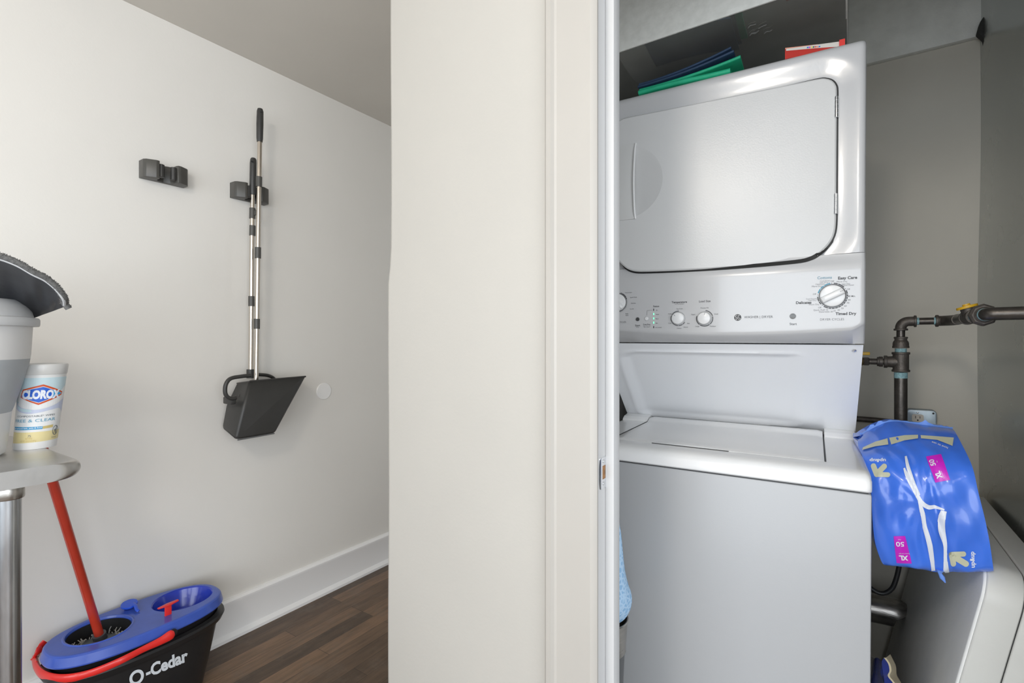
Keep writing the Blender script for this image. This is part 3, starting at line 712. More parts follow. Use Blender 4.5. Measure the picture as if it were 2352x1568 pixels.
# scuffs of sealant on the underside
g = MB()
rng = random.Random(3)
for cx, cy, n_, sp_ in ((1745, 74, 5, 20),):
    for k in range(n_):
        x0, y0_ = cx+rng.uniform(-sp_, sp_), cy+rng.uniform(-sp_*.7, sp_*.7)
        P = [onZ(x0+a*10, y0_+b*10, DZM-.003) for a, b in ((-1, rng.uniform(0, .6)), (-.4, rng.uniform(-.3, .3)), (.3, rng.uniform(-.4, .1)), (.9, -.5))]
        g.tube(catmull(P, 5), [.0002]+[.0011]*14+[.0002], 6, flat=(.4, 1.6))
g.build('sealant_smear', mat('sealant_smears', (.34, .345, .33), .6), du)
# torn dark lagging in the far upper corner
g = MB()
P = [onY(x, y_, 2.31) for x, y_ in ((2285, -10), (2268, 30), (2247, 60), (2240, 85), (2255, 98), (2262, 140), (2275, 110), (2300, 60), (2310, -10))]
g.prism([tuple(p) for p in P], (0, -.03, 0), bev=.004)
tag(g.build('torn_insulation', mat('dark_lagging', (.03, .03, .028), .9, bump=1, bscale=90, var=.3)), 'ragged dark insulation scrap hanging in the closet corner below the ceiling', 'insulation')

# ---- things on top of the dryer
TOPZ = ZT
def ML(x, y, z): return WM @ Vector((x, y, z))
# folded bags: bent layered slabs, built in machine space
def folded(name, label, m, x0, x1, yf, yb, layers, zf, group=None):
    o = thing(name, label, 'bag', ML((x0+x1)/2, (yf+yb)/2, TOPZ), (0, MR, MY), group)
    return o
gb = folded('folded_bag', 'bright green folded reusable bag lying on the dryer top under the navy one', M_GREEN, -.56, -.29, .2, .45, 2, None)
def sheet(x0, x1, yf, yb, zfun, th, n=24, yedge=None):
    g = MB(); top = []; bot = []
    for i in range(n+1):
        u = i/n; x = x0+(x1-x0)*u; rt = []; rb = []
        for j in range(9):
            v = j/8; y_ = yf+(yb-yf)*v; z_ = zfun(u, v)
            r_ = th/2; rt.append((x, y_, z_+r_)); rb.append((x, y_, z_-r_))
        # rounded front fold
        fold = [(x, yf-r_*math.sin(a), zfun(u, 0)+r_*math.cos(a)) for a in (PI*.17, PI*.33, PI*.5, PI*.67, PI*.83)]
        top.append(list(reversed(rt))+fold+rb)
    g.grid(top); g.add(top[0], [tuple(range(len(top[0])))]); g.add(top[-1], [tuple(range(len(top[0])))])
    return g
xa, xb = L(1466, 205, 1, .20).x, L(1688, 150, 1, .20).x
zr = [L(1690, 142, 1, .2).z-TOPZ, L(1668, 118, 1, .2).z-TOPZ]
g1 = sheet(xa, xb-.012, .205, .42, lambda u, v: TOPZ+.0075+.002*math.sin(u*5), .013)
wpart(g1, 'lower_fold', M_GREEN, gb) if False else g1.build('lower_fold', M_GREEN, gb, M=WM)
g2 = sheet(xa, xb+.012, .215, .42, lambda u, v: TOPZ+.019+.022*u**2.2, .009)
g2.build('upper_fold', M_GREEN, gb, M=WM)
nb = thing('folded_bag', 'navy blue folded reusable bag on top of the green one on the dryer', 'bag', ML((xa+xb)/2, .3, TOPZ+.04), (0, MR, MY))
sheet(xa-.004, xb-.004, .210, .41, lambda u, v: TOPZ+.029+.030*u**2.0, .007).build('lower_fold', M_NAVYF, nb, M=WM)
sheet(xa-.002, xb-.012, .216, .41, lambda u, v: TOPZ+.0375+.036*u**1.9, .007).build('upper_fold', M_NAVYF, nb, M=WM)
# flat red carton
zc = lambda x, y_: None
c0, c1, c2 = L(1800, 121, 1, .205), L(1932, 82, 1, .215), L(1807, 98, 1, .205)
cb = thing('flat_carton', 'red card carton lying near the right end of the dryer top', 'carton', ML((c0.x+c1.x)/2, .28, TOPZ))
Wc = world_of(cb)
cx0_, cx1_ = c0.x+.003, c1.x
h0, h1 = .026, .011
def cpt(u, v, w): return (cx0_+(cx1_-cx0_)*u + .0*v, .207+.10*v+.01*u, TOPZ+.001+w*(h0+(h1-h0)*u))
vs = [cpt(u, v, w) for u in (0, 1) for v in (0, 1) for w in (0, 1)]
g = MB().add(vs, [(0, 1, 5, 4), (2, 3, 7, 6), (1, 3, 7, 5), (0, 2, 6, 4), (0, 1, 3, 2), (4, 5, 7, 6)])
g.build('carton_body', M_RED, cb, 0, M=WM)
def ctop(u, v, w, e=.0005): p = cpt(u, v, w); return (p[0], p[1]-e, p[2])
g = MB().add([ctop(.02, 0, 1.0), ctop(1.0, 0, 1.30), ctop(1.0, 0, .15), ctop(.55, 0, .62), ctop(.02, 0, .80)], [(0, 1, 2, 3, 4)])
g.build('glue_flap', M_CARD, cb, 0, M=WM)
g = MB()
for i, u in enumerate((.40, .435, .47, .505, .54, .575, .61)):
    g.add([ctop(u, 0, .93-.1*(i/7), .0008), ctop(u+.03, 0, .96-.1*(i/7), .0008), ctop(u+.03, 0, .78-.1*(i/7), .0008), ctop(u, 0, .76-.1*(i/7), .0008)], [(0, 1, 2, 3)], i % 6)
g.build('printers_colour_bars', [mat('bar_blue', (.02, .2, .6), .5), M_MAG, mat('bar_yellow', (.8, .7, .05), .5), M_DKGREY, M_REDB, M_ORNG], cb, 0, M=WM)
g = MB().add([ctop(0, .02, 1.0, 0), ctop(.6, .02, 1.0, 0), ctop(.6, .02, 1.22, 0), ctop(.0, .02, 1.15, 0)], [(0, 1, 2, 3)]).build('orange_flap', M_ORNG, cb, 0, M=WM)
g = MB().prism([(cx1_-.004, .212, TOPZ), (cx1_+.008, .212, TOPZ), (cx1_+.008, .212, TOPZ+h1*1.6), (cx1_-.004, .212, TOPZ+h1*1.6)], (0, .03, 0)).build('end_tab', M_REDB, cb, 0, M=WM)

# ================================================================== GAS PIPING
gp = thing('gas_pipe', 'black iron gas pipe with elbows, tee, union and yellow cap on the closet wall', 'pipe', (.134, 1.976, 0))
PYY = 1.976; A = Vector((onY(2068, 740, PYY).x, PYY, 1.262))
tz1 = onY(2069, 830, PYY).z; pxx = onY(2069, 830, PYY).x
def ring(c, ax, r, h, n=24, g=None):
    g = g or MB(); g.lathe([(r*.97, -h/2), (r, -h/2+.001), (r, h/2-.001), (r*.97, h/2)], c, ax, n); return g
PV = lambda y_: onY(2069, y_, PYY).z
g = MB().tube([(pxx, PYY, .86), (pxx, PYY, PV(858))], .0168, 24); g.lathe([(.018, 0), (.0205, .003), (.0205, .022), (.0195, .024)], (pxx, PYY, .845), n=24); g.build('riser_pipe', M_PIPE, gp)
g = MB().tube([(pxx, PYY, PV(868)), (pxx, PYY, PV(855))], .0172, 24); g.build('thread_sealant', M_TAPE, gp)
# tee
g = MB().tube([(pxx, PYY, PV(853)), (pxx, PYY, PV(810))], .0205, 24)
ring((pxx, PYY, PV(851)), (0, 0, 1), .0232, .007, g=g); ring((pxx, PYY, PV(811)), (0, 0, 1), .0232, .007, g=g)
g.tube([(pxx, PYY, PV(831)), (pxx-.038, PYY, PV(831))], [.019, .0165], 24); ring((pxx-.038, PYY, PV(831)), (1, 0, 0), .0195, .009, g=g)
g.build('tee_fitting', M_FIT, gp)
g = MB().tube([(pxx, PYY, PV(810)), (pxx, PYY, PV(800))], .0150, 20); g.build('thread_sealant', M_TAPE, gp)
# bell reducer
g = MB().lathe([(.0210, 0), (.0218, .003), (.0205, .007), (.0205, .014), (.0190, .020), (.0160, .024), (.0160, .029), (.0178, .030), (.0178, .034), (.0150, .035)], (pxx, PYY, PV(799)), (0, 0, 1), 28)
g.build('bell_reducer', M_FIT, gp)
g = MB().tube([(pxx, PYY, PV(778)), (pxx, PYY, PV(752))], .0110, 20); g.build('nipple', M_PIPE, gp)
# elbow
zh = 1.262
def arc3(c, a, b, n=10):   # quarter arc centre c from direction a to b (vectors with radius)
    return [c+a*math.cos(PI/2*i/n)+b*math.sin(PI/2*i/n) for i in range(n+1)]
c = Vector((pxx+.020, PYY, zh-.020))
g = MB().tube([Vector((pxx, PYY, zh-.027))]+arc3(c, Vector((-.020, 0, 0)), Vector((0, 0, .020)))+[Vector((pxx+.034, PYY, zh))], .0145, 24)
ring((pxx, PYY, zh-.025), (0, 0, 1), .0180, .006, g=g); ring((pxx+.035, PYY, zh), (1, 0, 0), .0180, .006, g=g)
g.build('elbow_fitting', M_FIT, gp)
x2 = onY(2150, 737, PYY).x
g = MB().tube([(pxx+.03, PYY, zh), (x2, PYY, zh)], .0107, 20); g.build('cross_pipe', M_PIPE, gp)
g = MB(); ring((pxx+.041, PYY, zh), (1, 0, 0), .0112, .006, g=g); ring((x2-.003, PYY, zh), (1, 0, 0), .0112, .005, g=g); g.build('thread_sealant', M_TAPE, gp)
# street elbow turning towards the room, capped tee, union, elbow, then off through the sheet metal
U = Vector((onY(2257, 724, 1.60).x, 1.60, zh)); B = Vector((x2+.03, PYY-.02, zh))
C2 = Vector((x2+.035, PYY-.06, zh)); 
g = MB().tube(catmull([Vector((x2-.002, PYY, zh)), Vector((x2+.018, PYY-.003, zh)), C2+Vector((0, .018, 0)), C2+(U-C2)*.15], 6), .0150, 22)
ring((x2+.002, PYY, zh), (1, 0, 0), .0180, .007, g=g); g.build('street_elbow', M_FIT, gp)
dirU = (U-C2).normalized()
g = MB().tube([C2+dirU*.02, U], .0130, 22)
g.build('angled_pipe', M_PIPE, gp)
T_ = C2+dirU*.20
g = MB().tube([T_-dirU*.04, T_+dirU*.04], .0165, 22); ring(T_-dirU*.04, dirU, .0185, .006, g=g); ring(T_+dirU*.04, dirU, .0185, .006, g=g)
sd = Vector((-.30, 0, 1)).normalized(); g.tube([T_, T_+sd*.024], .0155, 20); g.build('capped_tee', M_FIT, gp)
g = MB().lathe([(.0215, 0), (.0220, .002), (.0215, .006), (.008, .007), (.008, .011), (.0001, .011)], T_+sd*.024, sd, 24); g.build('yellow_cap', M_YEL, gp)
g = MB(); g.tube([T_+dirU*.042, T_+dirU*.055], .0138, 20); g.tube([U+dirU*.022, U+dirU*.03], .0150, 20); g.build('thread_sealant', M_TAPE, gp)
g = MB().lathe([(.0200, -.022), (.0215, -.018), (.0215, -.006)], U, dirU, 8); g.lathe([(.0220, -.008), (.0262, -.005), (.0262, .010), (.0215, .014)], U, dirU, 8); g.lathe([(.0170, .012), (.0185, .020), (.0150, .023)], U, dirU, 24)
g.build('union_fitting', M_FIT, gp, 20)
E_ = U+dirU*.055
g = MB().tube([U+dirU*.02, U+dirU*.034], .0140, 20); g.build('nipple', M_PIPE, gp)
g = MB().tube(catmull([U+dirU*.034, U+dirU*.05, E_+Vector((.012, -.006, 0)), Vector((RX-.03, E_.y-.012, zh)), Vector((RX+.03, E_.y-.012, zh))], 8), .0145, 24)
ring(Vector((RX-.012, E_.y-.012, zh)), (1, 0, 0), .0185, .014, g=g)
g.build('outgoing_elbow', M_PIPE, gp)
# branch valve to the left of the tee
zv = PV(831); g = MB()
g.tube([(pxx-.040, PYY, zv), (pxx-.085, PYY, zv)], .0095, 20)
ring((pxx-.050, PYY, zv), (1, 0, 0), .0160, .010, g=g); ring((pxx-.057, PYY, zv), (1, 0, 0), .0145, .006, g=g); g.lathe([(.012, -.008), (.0145, -.006), (.0145, .006), (.012, .008)], (pxx-.088, PYY, zv), (1, 0, 0), 6)
vb = g.build('branch_pipe', M_FIT, gp)
g = MB().lathe([(.010, -.006), (.015, -.005), (.016, -.002), (.016, .008), (.0135, .020), (.011, .024)], (pxx-.118, PYY, zv), (1, 0, 0), 24); g.tube([(pxx-.118, PYY, zv), (pxx-.118, PYY, zv+.022)], .008, 16)
g.build('gas_valve', mat('old_brass', (.22, .16, .08), .4, .8, var=.25, scale=60), gp)
g = MB().prism([(pxx-.124, PYY-.009, zv+.020), (pxx-.124, PYY+.009, zv+.020), (pxx-.078, PYY+.007, zv+.020), (pxx-.078, PYY-.007, zv+.020)], (0, 0, .010), bev=.002)
g.build('valve_lever', M_YEL, gp)

# small conduit behind, outlet box
zc_ = onY(2000, 965, BY-.02).z
tag(MB().tube([(-.3, BY-.014, zc_+.004), (onY(2010, 965, BY-.02).x, BY-.014, zc_+.001), (onY(2080, 975, BY-.02).x, BY-.014, zc_-.004)], .0105, 18).build('metal_conduit', M_FIT),
    'thin dark grey metal conduit running low along the closet back wall', 'conduit')
bx0, bx1 = onY(2082, 960, BY-.04).x, onY(2152, 960, BY-.04).x; bz1 = onY(2116, 941, BY-.04).z; bz0 = bz1-.103
ob = thing('outlet_box', 'square zinc outlet box with round corners on the closet back wall', 'electrical outlet', ((bx0+bx1)/2, BY, (bz0+bz1)/2))
pl = rrect(bx0, bx1, bz0, bz1, .012, 5)
MB().prism([(x, BY-.04, z) for x, z in pl], (0, .04, 0), bev=.002).build('box_body', M_ZINC, ob)
notch = [(x, z) for x, z in rrect(bx0+.001, bx1-.001, bz0+.001, bz1-.001, .012, 5)]
MB().prism([(x, BY-.043, z) for x, z in notch], (0, .0028, 0), bev=.001).build('cover_plate', M_ZINC, ob)
cxr = onY(2108, 960, BY-.045).x
for cz_ in (onY(2108, 960, BY-.045).z, onY(2108, 960, BY-.045).z-.042):
    g = MB(); pts = []
    for k in range(32):
        a = 2*PI*k/32; pts.append((cxr+max(-.0165, min(.0165, .0185*math.cos(a)*1.05)), BY-.0435, cz_+max(-.0135, min(.0135, .0155*math.sin(a)*1.15))))
    g.prism(pts, (0, -.0018, 0)); rc = g.build('receptacle', M_IVORY, ob)
    g = MB().box((cxr-.0072, BY-.0458, cz_-.0012), (cxr-.0052, BY-.0452, cz_+.0078)); g.box((cxr+.0052, BY-.0458, cz_-.0006), (cxr+.0070, BY-.0452, cz_+.0070))
    g.lathe([(.0026, 0), (.0026, .0008)], (cxr, BY-.0452, cz_-.0072), (0, -1, 0), 16); g.build('slots', M_BLACK, rc)
for x_, z_, r_ in ((cxr, bz1-.010, .003), (bx1-.010, bz1-.010, .0032)):
    MB().lathe([(r_, 0), (r_, .001), (r_*.6, .0018), (.0001, .0018)], (x_, BY-.043, z_), (0, -1, 0), 16).build('screw', M_CHROME if x_ < bx1-.02 else M_BLACK, ob)

# dark vent pipe stub and cable low behind the washer
v0 = onY(2005, 1395, 2.14); v1 = onY(2052, 1405, 2.14)
g = MB().tube(catmull([Vector((-.10, 2.14, v0.z-.01)), v0, v1, v1+Vector((.01, .0, -.004))], 6), .046, 32)
tag(g.build('vent_pipe', M_FOIL), 'scratched shiny dark metal vent pipe low behind the washer', 'pipe')
P = [onY(x, y_, 1.9) for x, y_ in ((1985, 1338), (2010, 1357), (2030, 1362), (2048, 1352), (2058, 1330), (2066, 1295), (2072, 1240), (2074, 1100))]
tag(MB().tube(catmull(P, 8), .0065, 12).build('power_cord', M_RUBBER), 'black power cord looping behind the washer under the blue package', 'cord')

# ================================================================== LEANING WHITE PANEL HEATER / CASE
sl = thing('plastic_case', 'large pale grey and ivory plastic case leaning against the metal wall', 'case', (.20, 1.85, 0))
LEAN = .205; YS = 1.435; YE = 2.27
def spt(n_, y_, z_): # n_: distance from the left face along its normal (to the right), z_: height along the slab
    ca = math.cos(math.atan(LEAN)); sa = math.sin(math.atan(LEAN))
    base = Vector((.098, 0, 0)); u = Vector((sa, 0, ca)); nn = Vector((ca, 0, -sa))
    p = base+u*z_+nn*n_; return Vector((p.x, y_, p.z))
SH = .735
def slab_layer(n0, n1, ins, r, m, name, rb=.05):
    prof = rrect(YS+ins, YE-ins, .02+ins*.2, SH-ins, [rb, rb, r, r], 10)
    g = MB(); bm = bmesh.new(); a = [bm.verts.new(spt(n0, y_, z_)) for y_, z_ in prof]; b = [bm.verts.new(spt(n1, y_, z_)) for y_, z_ in prof]
    bm.faces.new(a); bm.faces.new(b[::-1]); k = len(a)
    for i in range(k): bm.faces.new((a[i], b[i], b[(i+1) % k], a[(i+1) % k]))
    bmesh.ops.recalc_face_normals(bm, faces=bm.faces[:])
    ee = [e for e in bm.edges if len(e.link_faces) == 2 and e.calc_face_angle(0) > .9]
    bmesh.ops.bevel(bm, geom=ee, offset=.0045, segments=3, profile=.5, affect='EDGES')
    g._bm(bm); return g.build(name, m, sl, 30)
slab_layer(0.004, .0635, 0, .07, M_SLABW, 'front_shell'); slab_layer(.0650, .125, 0, .07, M_SLABW, 'rear_shell')
slab_layer(.0600, .0670, .003, .068, M_BLACK, 'shell_seam'); slab_layer(-.0008, .010, .004, .066, M_SLABG, 'grey_side_panel')

# ================================================================== BLUE PACKAGE
def uvgrid(rows, nu, nv):
    R = [catmull(r, nu) for r in rows]; cols = []
    for j in range(len(R[0])): cols.append(catmull([R[i][j] for i in range(len(R))], nv))
    return [[cols[j][i] for j in range(len(cols))] for i in range(len(cols[0]))]
def bp(pts, Y): return [onY(x, y_, Y) for x, y_ in pts]
BR = [bp([(1972, 1006), (1992, 990), (2046, 968), (2110, 974), (2188, 984)], 1.64),
      bp([(1970, 1012), (2005, 1003), (2050, 990), (2115, 986), (2194, 992)], 1.59),
      bp([(1973, 1030), (2015, 1024), (2065, 1014), (2125, 1010), (2206, 1014)], 1.54),
      bp([(1981, 1048), (2035, 1044), (2092, 1044), (2152, 1040), (2222, 1045)], 1.49),
      bp([(1992, 1085), (2047, 1080), (2102, 1078), (2162, 1076), (2236, 1080)], 1.455),
      bp([(2001, 1130), (2055, 1130), (2115, 1130), (2175, 1128), (2247, 1130)], 1.44),
      bp([(2004, 1190), (2060, 1190), (2125, 1188), (2188, 1188), (2262, 1190)], 1.435),
      bp([(2010, 1245), (2072, 1248), (2135, 1248), (2200, 1248), (2273, 1245)], 1.435),
      bp([(2025, 1290), (2090, 1296), (2148, 1300), (2212, 1303), (2281, 1300)], 1.445),
      bp([(2036, 1298), (2095, 1304), (2152, 1313), (2214, 1314), (2282, 1311)], 1.46)]
fg = uvgrid(BR, 14, 8)
nr, nc = len(fg), len(fg[0])
for i in range(nr):
    for j in range(nc):
        u = j/(nc-1); v = i/(nr-1); e = min(1, 8*min(u, 1-u)+.2)
        y_ = -.014*math.sin(PI*u)*math.sin(PI*min(1, v*1.2))
        # pull creases fanning from the grip hole
        a = math.atan2(v-.60, u-.48); rad = math.hypot(v-.60, u-.48)
        y_ += .0035*math.sin(a*11+rad*4)*min(1, rad*4)*math.exp(-rad*2.2)*e
        y_ += .0022*math.sin(u*31+v*9)*math.sin(v*23-u*6)*e
        y_ += .005*math.exp(-((u-.55-.1*v)/.035)**2)*sstep(.3, .5, v)
        if v < .32: y_ += .0012*math.sin(u*26+v*20)
        fg[i][j] = fg[i][j]+Vector((0, y_, 0))
blue = thing('plastic_package', 'crumpled bright blue plastic package slumped between the washer and the case', 'package', (.16, 1.55, .70))
g = MB(); k = nc
body = [list(r) for r in fg]
depthv = [Vector((.004, .13, .0))]
def backp(p, v): return p+Vector((-.010, .12 if v > .1 else .04, .004 if v > .9 else 0))
bk = [[backp(fg[i][j]*1.0, i/(nr-1)) for j in range(nc)] for i in range(nr)]
g.grid(body); g.grid(bk)
g.grid([[r[-1] for r in body], [r[-1]+Vector((-.006, .05, 0)) for r in body], [r[-1] for r in bk]])
g.grid([[r[0] for r in body], [r[0] for r in bk]]); g.grid([body[-1], bk[-1]]); g.grid([body[0], bk[0]])
film = g.build('film_body', M_BAG, blue, 50)
bvh = BVHTree.FromPolygons([tuple(p) for r in fg for p in r], [(i*nc+j, i*nc+j+1, (i+1)*nc+j+1, (i+1)*nc+j) for i in range(nr-1) for j in range(nc-1)])
def hit(bv, x, y_, off=.0012):
    d = ray(x, y_).normalized(); r_ = bv.ray_cast(EYE, d)
    if r_[0] is None: return None
    n_ = r_[1]; n_ = n_ if n_.dot(d) < 0 else -n_
    return r_[0]+n_*off
class Decal:
    def __init__(s, bv, off=.0012): s.bv = bv; s.off = off; s.g = MB()
    def grid(s, rows, mi=0):
        H_ = [[hit(s.bv, x, y_, s.off) for x, y_ in r] for r in rows]
        for i in range(len(H_)-1):
            for j in range(len(H_[0])-1):
                q = [H_[i][j], H_[i][j+1], H_[i+1][j+1], H_[i+1][j]]
                if all(p is not None for p in q): s.g.add(q, [(0, 1, 2, 3)], mi)
    def quad(s, P, mi=0, n=14):
        a, b, c, d = [Vector(p) for p in P]
        s.grid([[tuple((a*(1-u)+b*u)*(1-v)+(d*(1-u)+c*u)*v) for u in np.linspace(0, 1, n)] for v in np.linspace(0, 1, n)], mi)
    def strip(s, pts, widths, mi=0, nn=10, cap=False):
        q = catmull([Vector((*p, w)) for p, w in zip(pts, widths)], nn); rows = []
        for i, p in enumerate(q):
            a = q[max(i-1, 0)]; b = q[min(i+1, len(q)-1)]; t = Vector((b.x-a.x, b.y-a.y)).normalized(); n_ = Vector((-t.y, t.x))
            rows.append([tuple(Vector((p.x, p.y))+n_*p.z*k) for k in (-1, -.5, 0, .5, 1)])
        s.grid(rows, mi)
        if cap:
            for p in (q[0], q[-1]):
                s.grid([[(p.x+p.z*r_*math.cos(a), p.y+p.z*r_*math.sin(a)) for a in np.linspace(0, 2*PI, 17)] for r_ in (.02, .5, 1)], mi)
    def text(s, t, o, rx, up, mi=0, bold=0.0):     # o: px of baseline left; rx: px vector of full width; up: px vector of cap height
        vs, fs, w = text_mesh(t, bold); o = Vector(o); rx = Vector(rx)/w; up = Vector(up)
        pts = [hit(s.bv, *(o+rx*a+up*b), s.off) for a, b in vs]
        fs = [f for f in fs if all(pts[i] is not None for i in f)]
        s.g.add([p if p is not None else EYE for p in pts], fs, mi)
    def build(s, name, m, parent):
        used = sorted({i for f in s.g.f for i in f}); mp = {o: n for n, o in enumerate(used)}
        s.g.v = [s.g.v[i] for i in used]; s.g.f = [tuple(mp[i] for i in f) for f in s.g.f]
        return s.g.build(name, m, parent, 60, fixn=False)
Z4 = lambda x, y_: (1900+x/2.42, 920+y_/2.42)
D = Decal(bvh)
D.quad([Z4(550, 312), Z4(632, 298), Z4(683, 440), Z4(600, 455)]); D.build('magenta_label', M_MAG, blue)
D = Decal(bvh); D.quad([Z4(370, 752), Z4(432, 750), Z4(470, 903), Z4(385, 900)]); D.build('magenta_label', M_MAG, blue)
D = Decal(bvh, .0018)
D.text('50', Z4(604, 360), (-5.5, -13.5), (-10.5, 2.5), 0, .02); D.text('XL', Z4(641, 428), (-7.5, -16), (-12, 3.2), 0, .05)
D.text('Extra Large', Z4(652, 432), (-8, -17), (-1.6, .5)); D.text('Pads', Z4(614, 345), (-1.5, -4), (-1.8, .5))
D.text('50', Z4(424, 783), (-17.5, 0), (1, 10), 0, .02); D.text('XL', Z4(446, 860), (-20, -1), (1.5, 10), 0, .05)
D.text('Extra Large', Z4(456, 845), (-24, 0), (.3, 2.2)); D.text('Pads', Z4(408, 768), (-6, 0), (.2, 2))
D.text('up&up', Z4(327, 327), (-37.5, 0), (0, 7.0), 0, .03)
D.text('up&up', Z4(819, 925), (-1.2, -37), (-10.5, 0), 0, .03)
D.text('how to use', Z4(672, 262), (-37, -14), (2.0, -4.2)*1 if False else (-1.5, 4), 0, .01)
D.build('white_lettering', M_BAGW, blue)
D = Decal(bvh)
D.strip([Z4(258, 364), Z4(276, 410)], [6.2, 6.2], cap=True); D.strip([Z4(276, 410), Z4(338, 411)], [5.6, 5.6], cap=True); D.strip([Z4(280, 404), Z4(318, 366)], [6.2, 6.2], cap=True)
D.build('arrow_mark', M_BAGB, blue); D = Decal(bvh)
D.strip([Z4(692, 853), Z4(756, 850)], [6, 6], cap=True); D.strip([Z4(692, 853), Z4(702, 905)], [6, 6], cap=True); D.strip([Z4(700, 862), Z4(770, 905)], [6.8, 6.8], cap=True)
D.build('arrow_mark', M_BAGB, blue); D = Decal(bvh, .0025)
D.grid([[Z4(200, 264), Z4(270, 232), Z4(338, 213)], [Z4(196, 278), Z4(270, 258), Z4(342, 248)]])
D.grid([[Z4(348, 210), Z4(430, 196), Z4(506, 194)], [Z4(358, 248), Z4(430, 225), Z4(506, 214)]])
D.grid([[Z4(520, 196), Z4(610, 202), Z4(704, 210)], [Z4(522, 214), Z4(610, 222), Z4(696, 256)]])
D.build('beige_window', M_BAGB, blue)
D = Decal(bvh, .0014)
D.strip([Z4(436, 310), Z4(450, 375), Z4(478, 450), Z4(512, 525)], [2.6, 3.8, 2.8, 2.2]); D.strip([Z4(430, 375), Z4(455, 440), Z4(492, 510), Z4(525, 565), Z4(560, 590), Z4(600, 590), Z4(650, 606)], [2.0, 5.0, 4.2, 4.5, 5.0, 4.0, 1.5])
D.strip([Z4(508, 545), Z4(528, 620), Z4(540, 690), Z4(570, 800), Z4(590, 942)], [2.0, 5.0, 4.5, 5.2, 4.2]); D.strip([Z4(648, 612), Z4(636, 660), Z4(636, 720), Z4(655, 800), Z4(656, 880), Z4(660, 957)], [6, 8.5, 9, 5.5, 4.5, 6.5])
D.build('white_bands', M_BAGW, blue)
# torn film edges along the top and the knotted tail underneath
g = MB()
top = catmull(BR[0], 10)
rng = random.Random(5); rows = [[], []]
for i, p in enumerate(top):
    hgt = .002 + (.011*abs(math.sin(i*.9))*math.exp(-((i-14)/3.5)**2)) + .010*math.exp(-((i-32)/1.2)**2) + .002*rng.random() + .008*math.exp(-((i-3)/1.5)**2)
    rows[0].append(p); rows[1].append(p+Vector((rng.uniform(-.0015, .0015), .004, hgt)))
g.grid(rows); 
p = onY(2159, 1316, 1.45); g.tube([p+Vector((0, 0, .008)), p, p+Vector((.004, 0, -.009)), p+Vector((.009, -.002, -.018))], [.008, .0035, .005, .001], 8)
g.build('torn_edge', mat('stretched_film', (.16, .32, .85), .3), blue)

# navy package wedged low between washer and case
ny = thing('plastic_package', 'dark navy package standing low in the gap beside the washer', 'package', (.085, 1.58, 0))
P = [onY(x, y_, 1.50) for x, y_ in ((1992, 1480), (2003, 1490), (2013, 1518), (2024, 1545), (2030, 1568))]
g = MB(); prof = [(.030, .02), (.066, .02), (.072, .24), (.068, .29), (.052, .335), (.040, .35), (.030, .34)]
g.prism([(x+.006, 1.47, z) for x, z in prof], (.02, .22, 0), bev=.008).build('navy_film_body', M_NAVY, ny)
P = [onY(x, y_, 1.40) for x, y_ in ((2030, 1512), (2043, 1505), (2046, 1530), (2043, 1552), (2052, 1568), (2060, 1600), (2026, 1600), (2023, 1530))]
cr = thing('opened_pack', 'opened navy and cream paper pack in front of the leaning case', 'package', (.11, 1.45, 0))
def flapline(xo): return [onY(x+xo, y_, 1.50) for x, y_ in ((2031, 1510), (2041, 1524), (2044, 1540), (2040, 1552), (2052, 1568), (2062, 1590))]
a = flapline(-1); b = flapline(3.5); c = [onY(x, y_, 1.60) for x, y_ in ((2045, 1502), (2052, 1516), (2058, 1530), (2060, 1550), (2070, 1568), (2076, 1590))]
d = [onY(x, y_, 1.50) for x, y_ in ((2023, 1530), (2022, 1545), (2026, 1555), (2030, 1565), (2036, 1575), (2040, 1592))]
g = MB().grid([catmull(d, 4), catmull([onY(2025+2*i, 1518+15*i, 1.49) for i in range(6)], 4), catmull(a, 4)]); 
g.grid([catmull(a, 4), [p-Vector((0, 0, 0)) for p in catmull(b, 4)]], 1); g.grid([catmull(b, 4), catmull(c, 4)], 1)
zl = a[-1].z
g.box((min(d[-1].x, a[-1].x), 1.50, 0), (c[-1].x-.012, 1.58, zl-.05), 0)
g.build('pack_body', [M_NAVY, M_CREAM], cr, 40)

# ================================================================== BIN AND MESH BAG BEHIND THE JAMB
BNY = 1.10
def at_px(px, py): return onY(px, py, BNY)
bcx = at_px(1384, 1450).x; BNC = Vector((bcx, BNY, 0)); tb_ = BNC.dot(WV)
def prad(px, py): 
    d = ray(px, py); d2 = Vector((d.x, d.y)).normalized(); return abs(BNC.x*d2.y-BNC.y*d2.x)
def pzz(py): return CAM_H-(py-784)/FPX*tb_
bn = thing('waste_bin', 'slim open metal bin under the blue bag just inside the closet door', 'bin', (bcx, BNY, 0))
zt1 = pzz(1412)
r0, r1, r2 = prad(1443, 1412), prad(1437, 1484), prad(1433, 1568)
sl_ = (r1-r2)/(pzz(1484)-pzz(1568)); rf = max(.03, r2-sl_*pzz(1568))
g = MB().lathe([(.001, .004), (rf, .002), (r1-.002, pzz(1490)), (r1-.004, pzz(1488)), (rf-.004, .008), (.001, .010)], (bcx, BNY, 0), n=64, cap=False)
g.build('bin_body', mat('dark_steel', (.20, .205, .21), .3, 1.0, var=.1, scale=6), bn)
g = MB().lathe([(r1-.001, pzz(1488)), (r1+.001, pzz(1485)), (r1, pzz(1481)), (r0-.001, zt1-.006), (r0+.001, zt1-.003), (r0, zt1), (r0-.0025, zt1-.001), (r1-.004, pzz(1484))], (bcx, BNY, 0), n=64, cap=False); g.build('bin_collar', M_STEEL, bn)
GX = at_px(1405, 1350).x; BNC2 = Vector((GX, BNY, 0))
BNC = BNC2
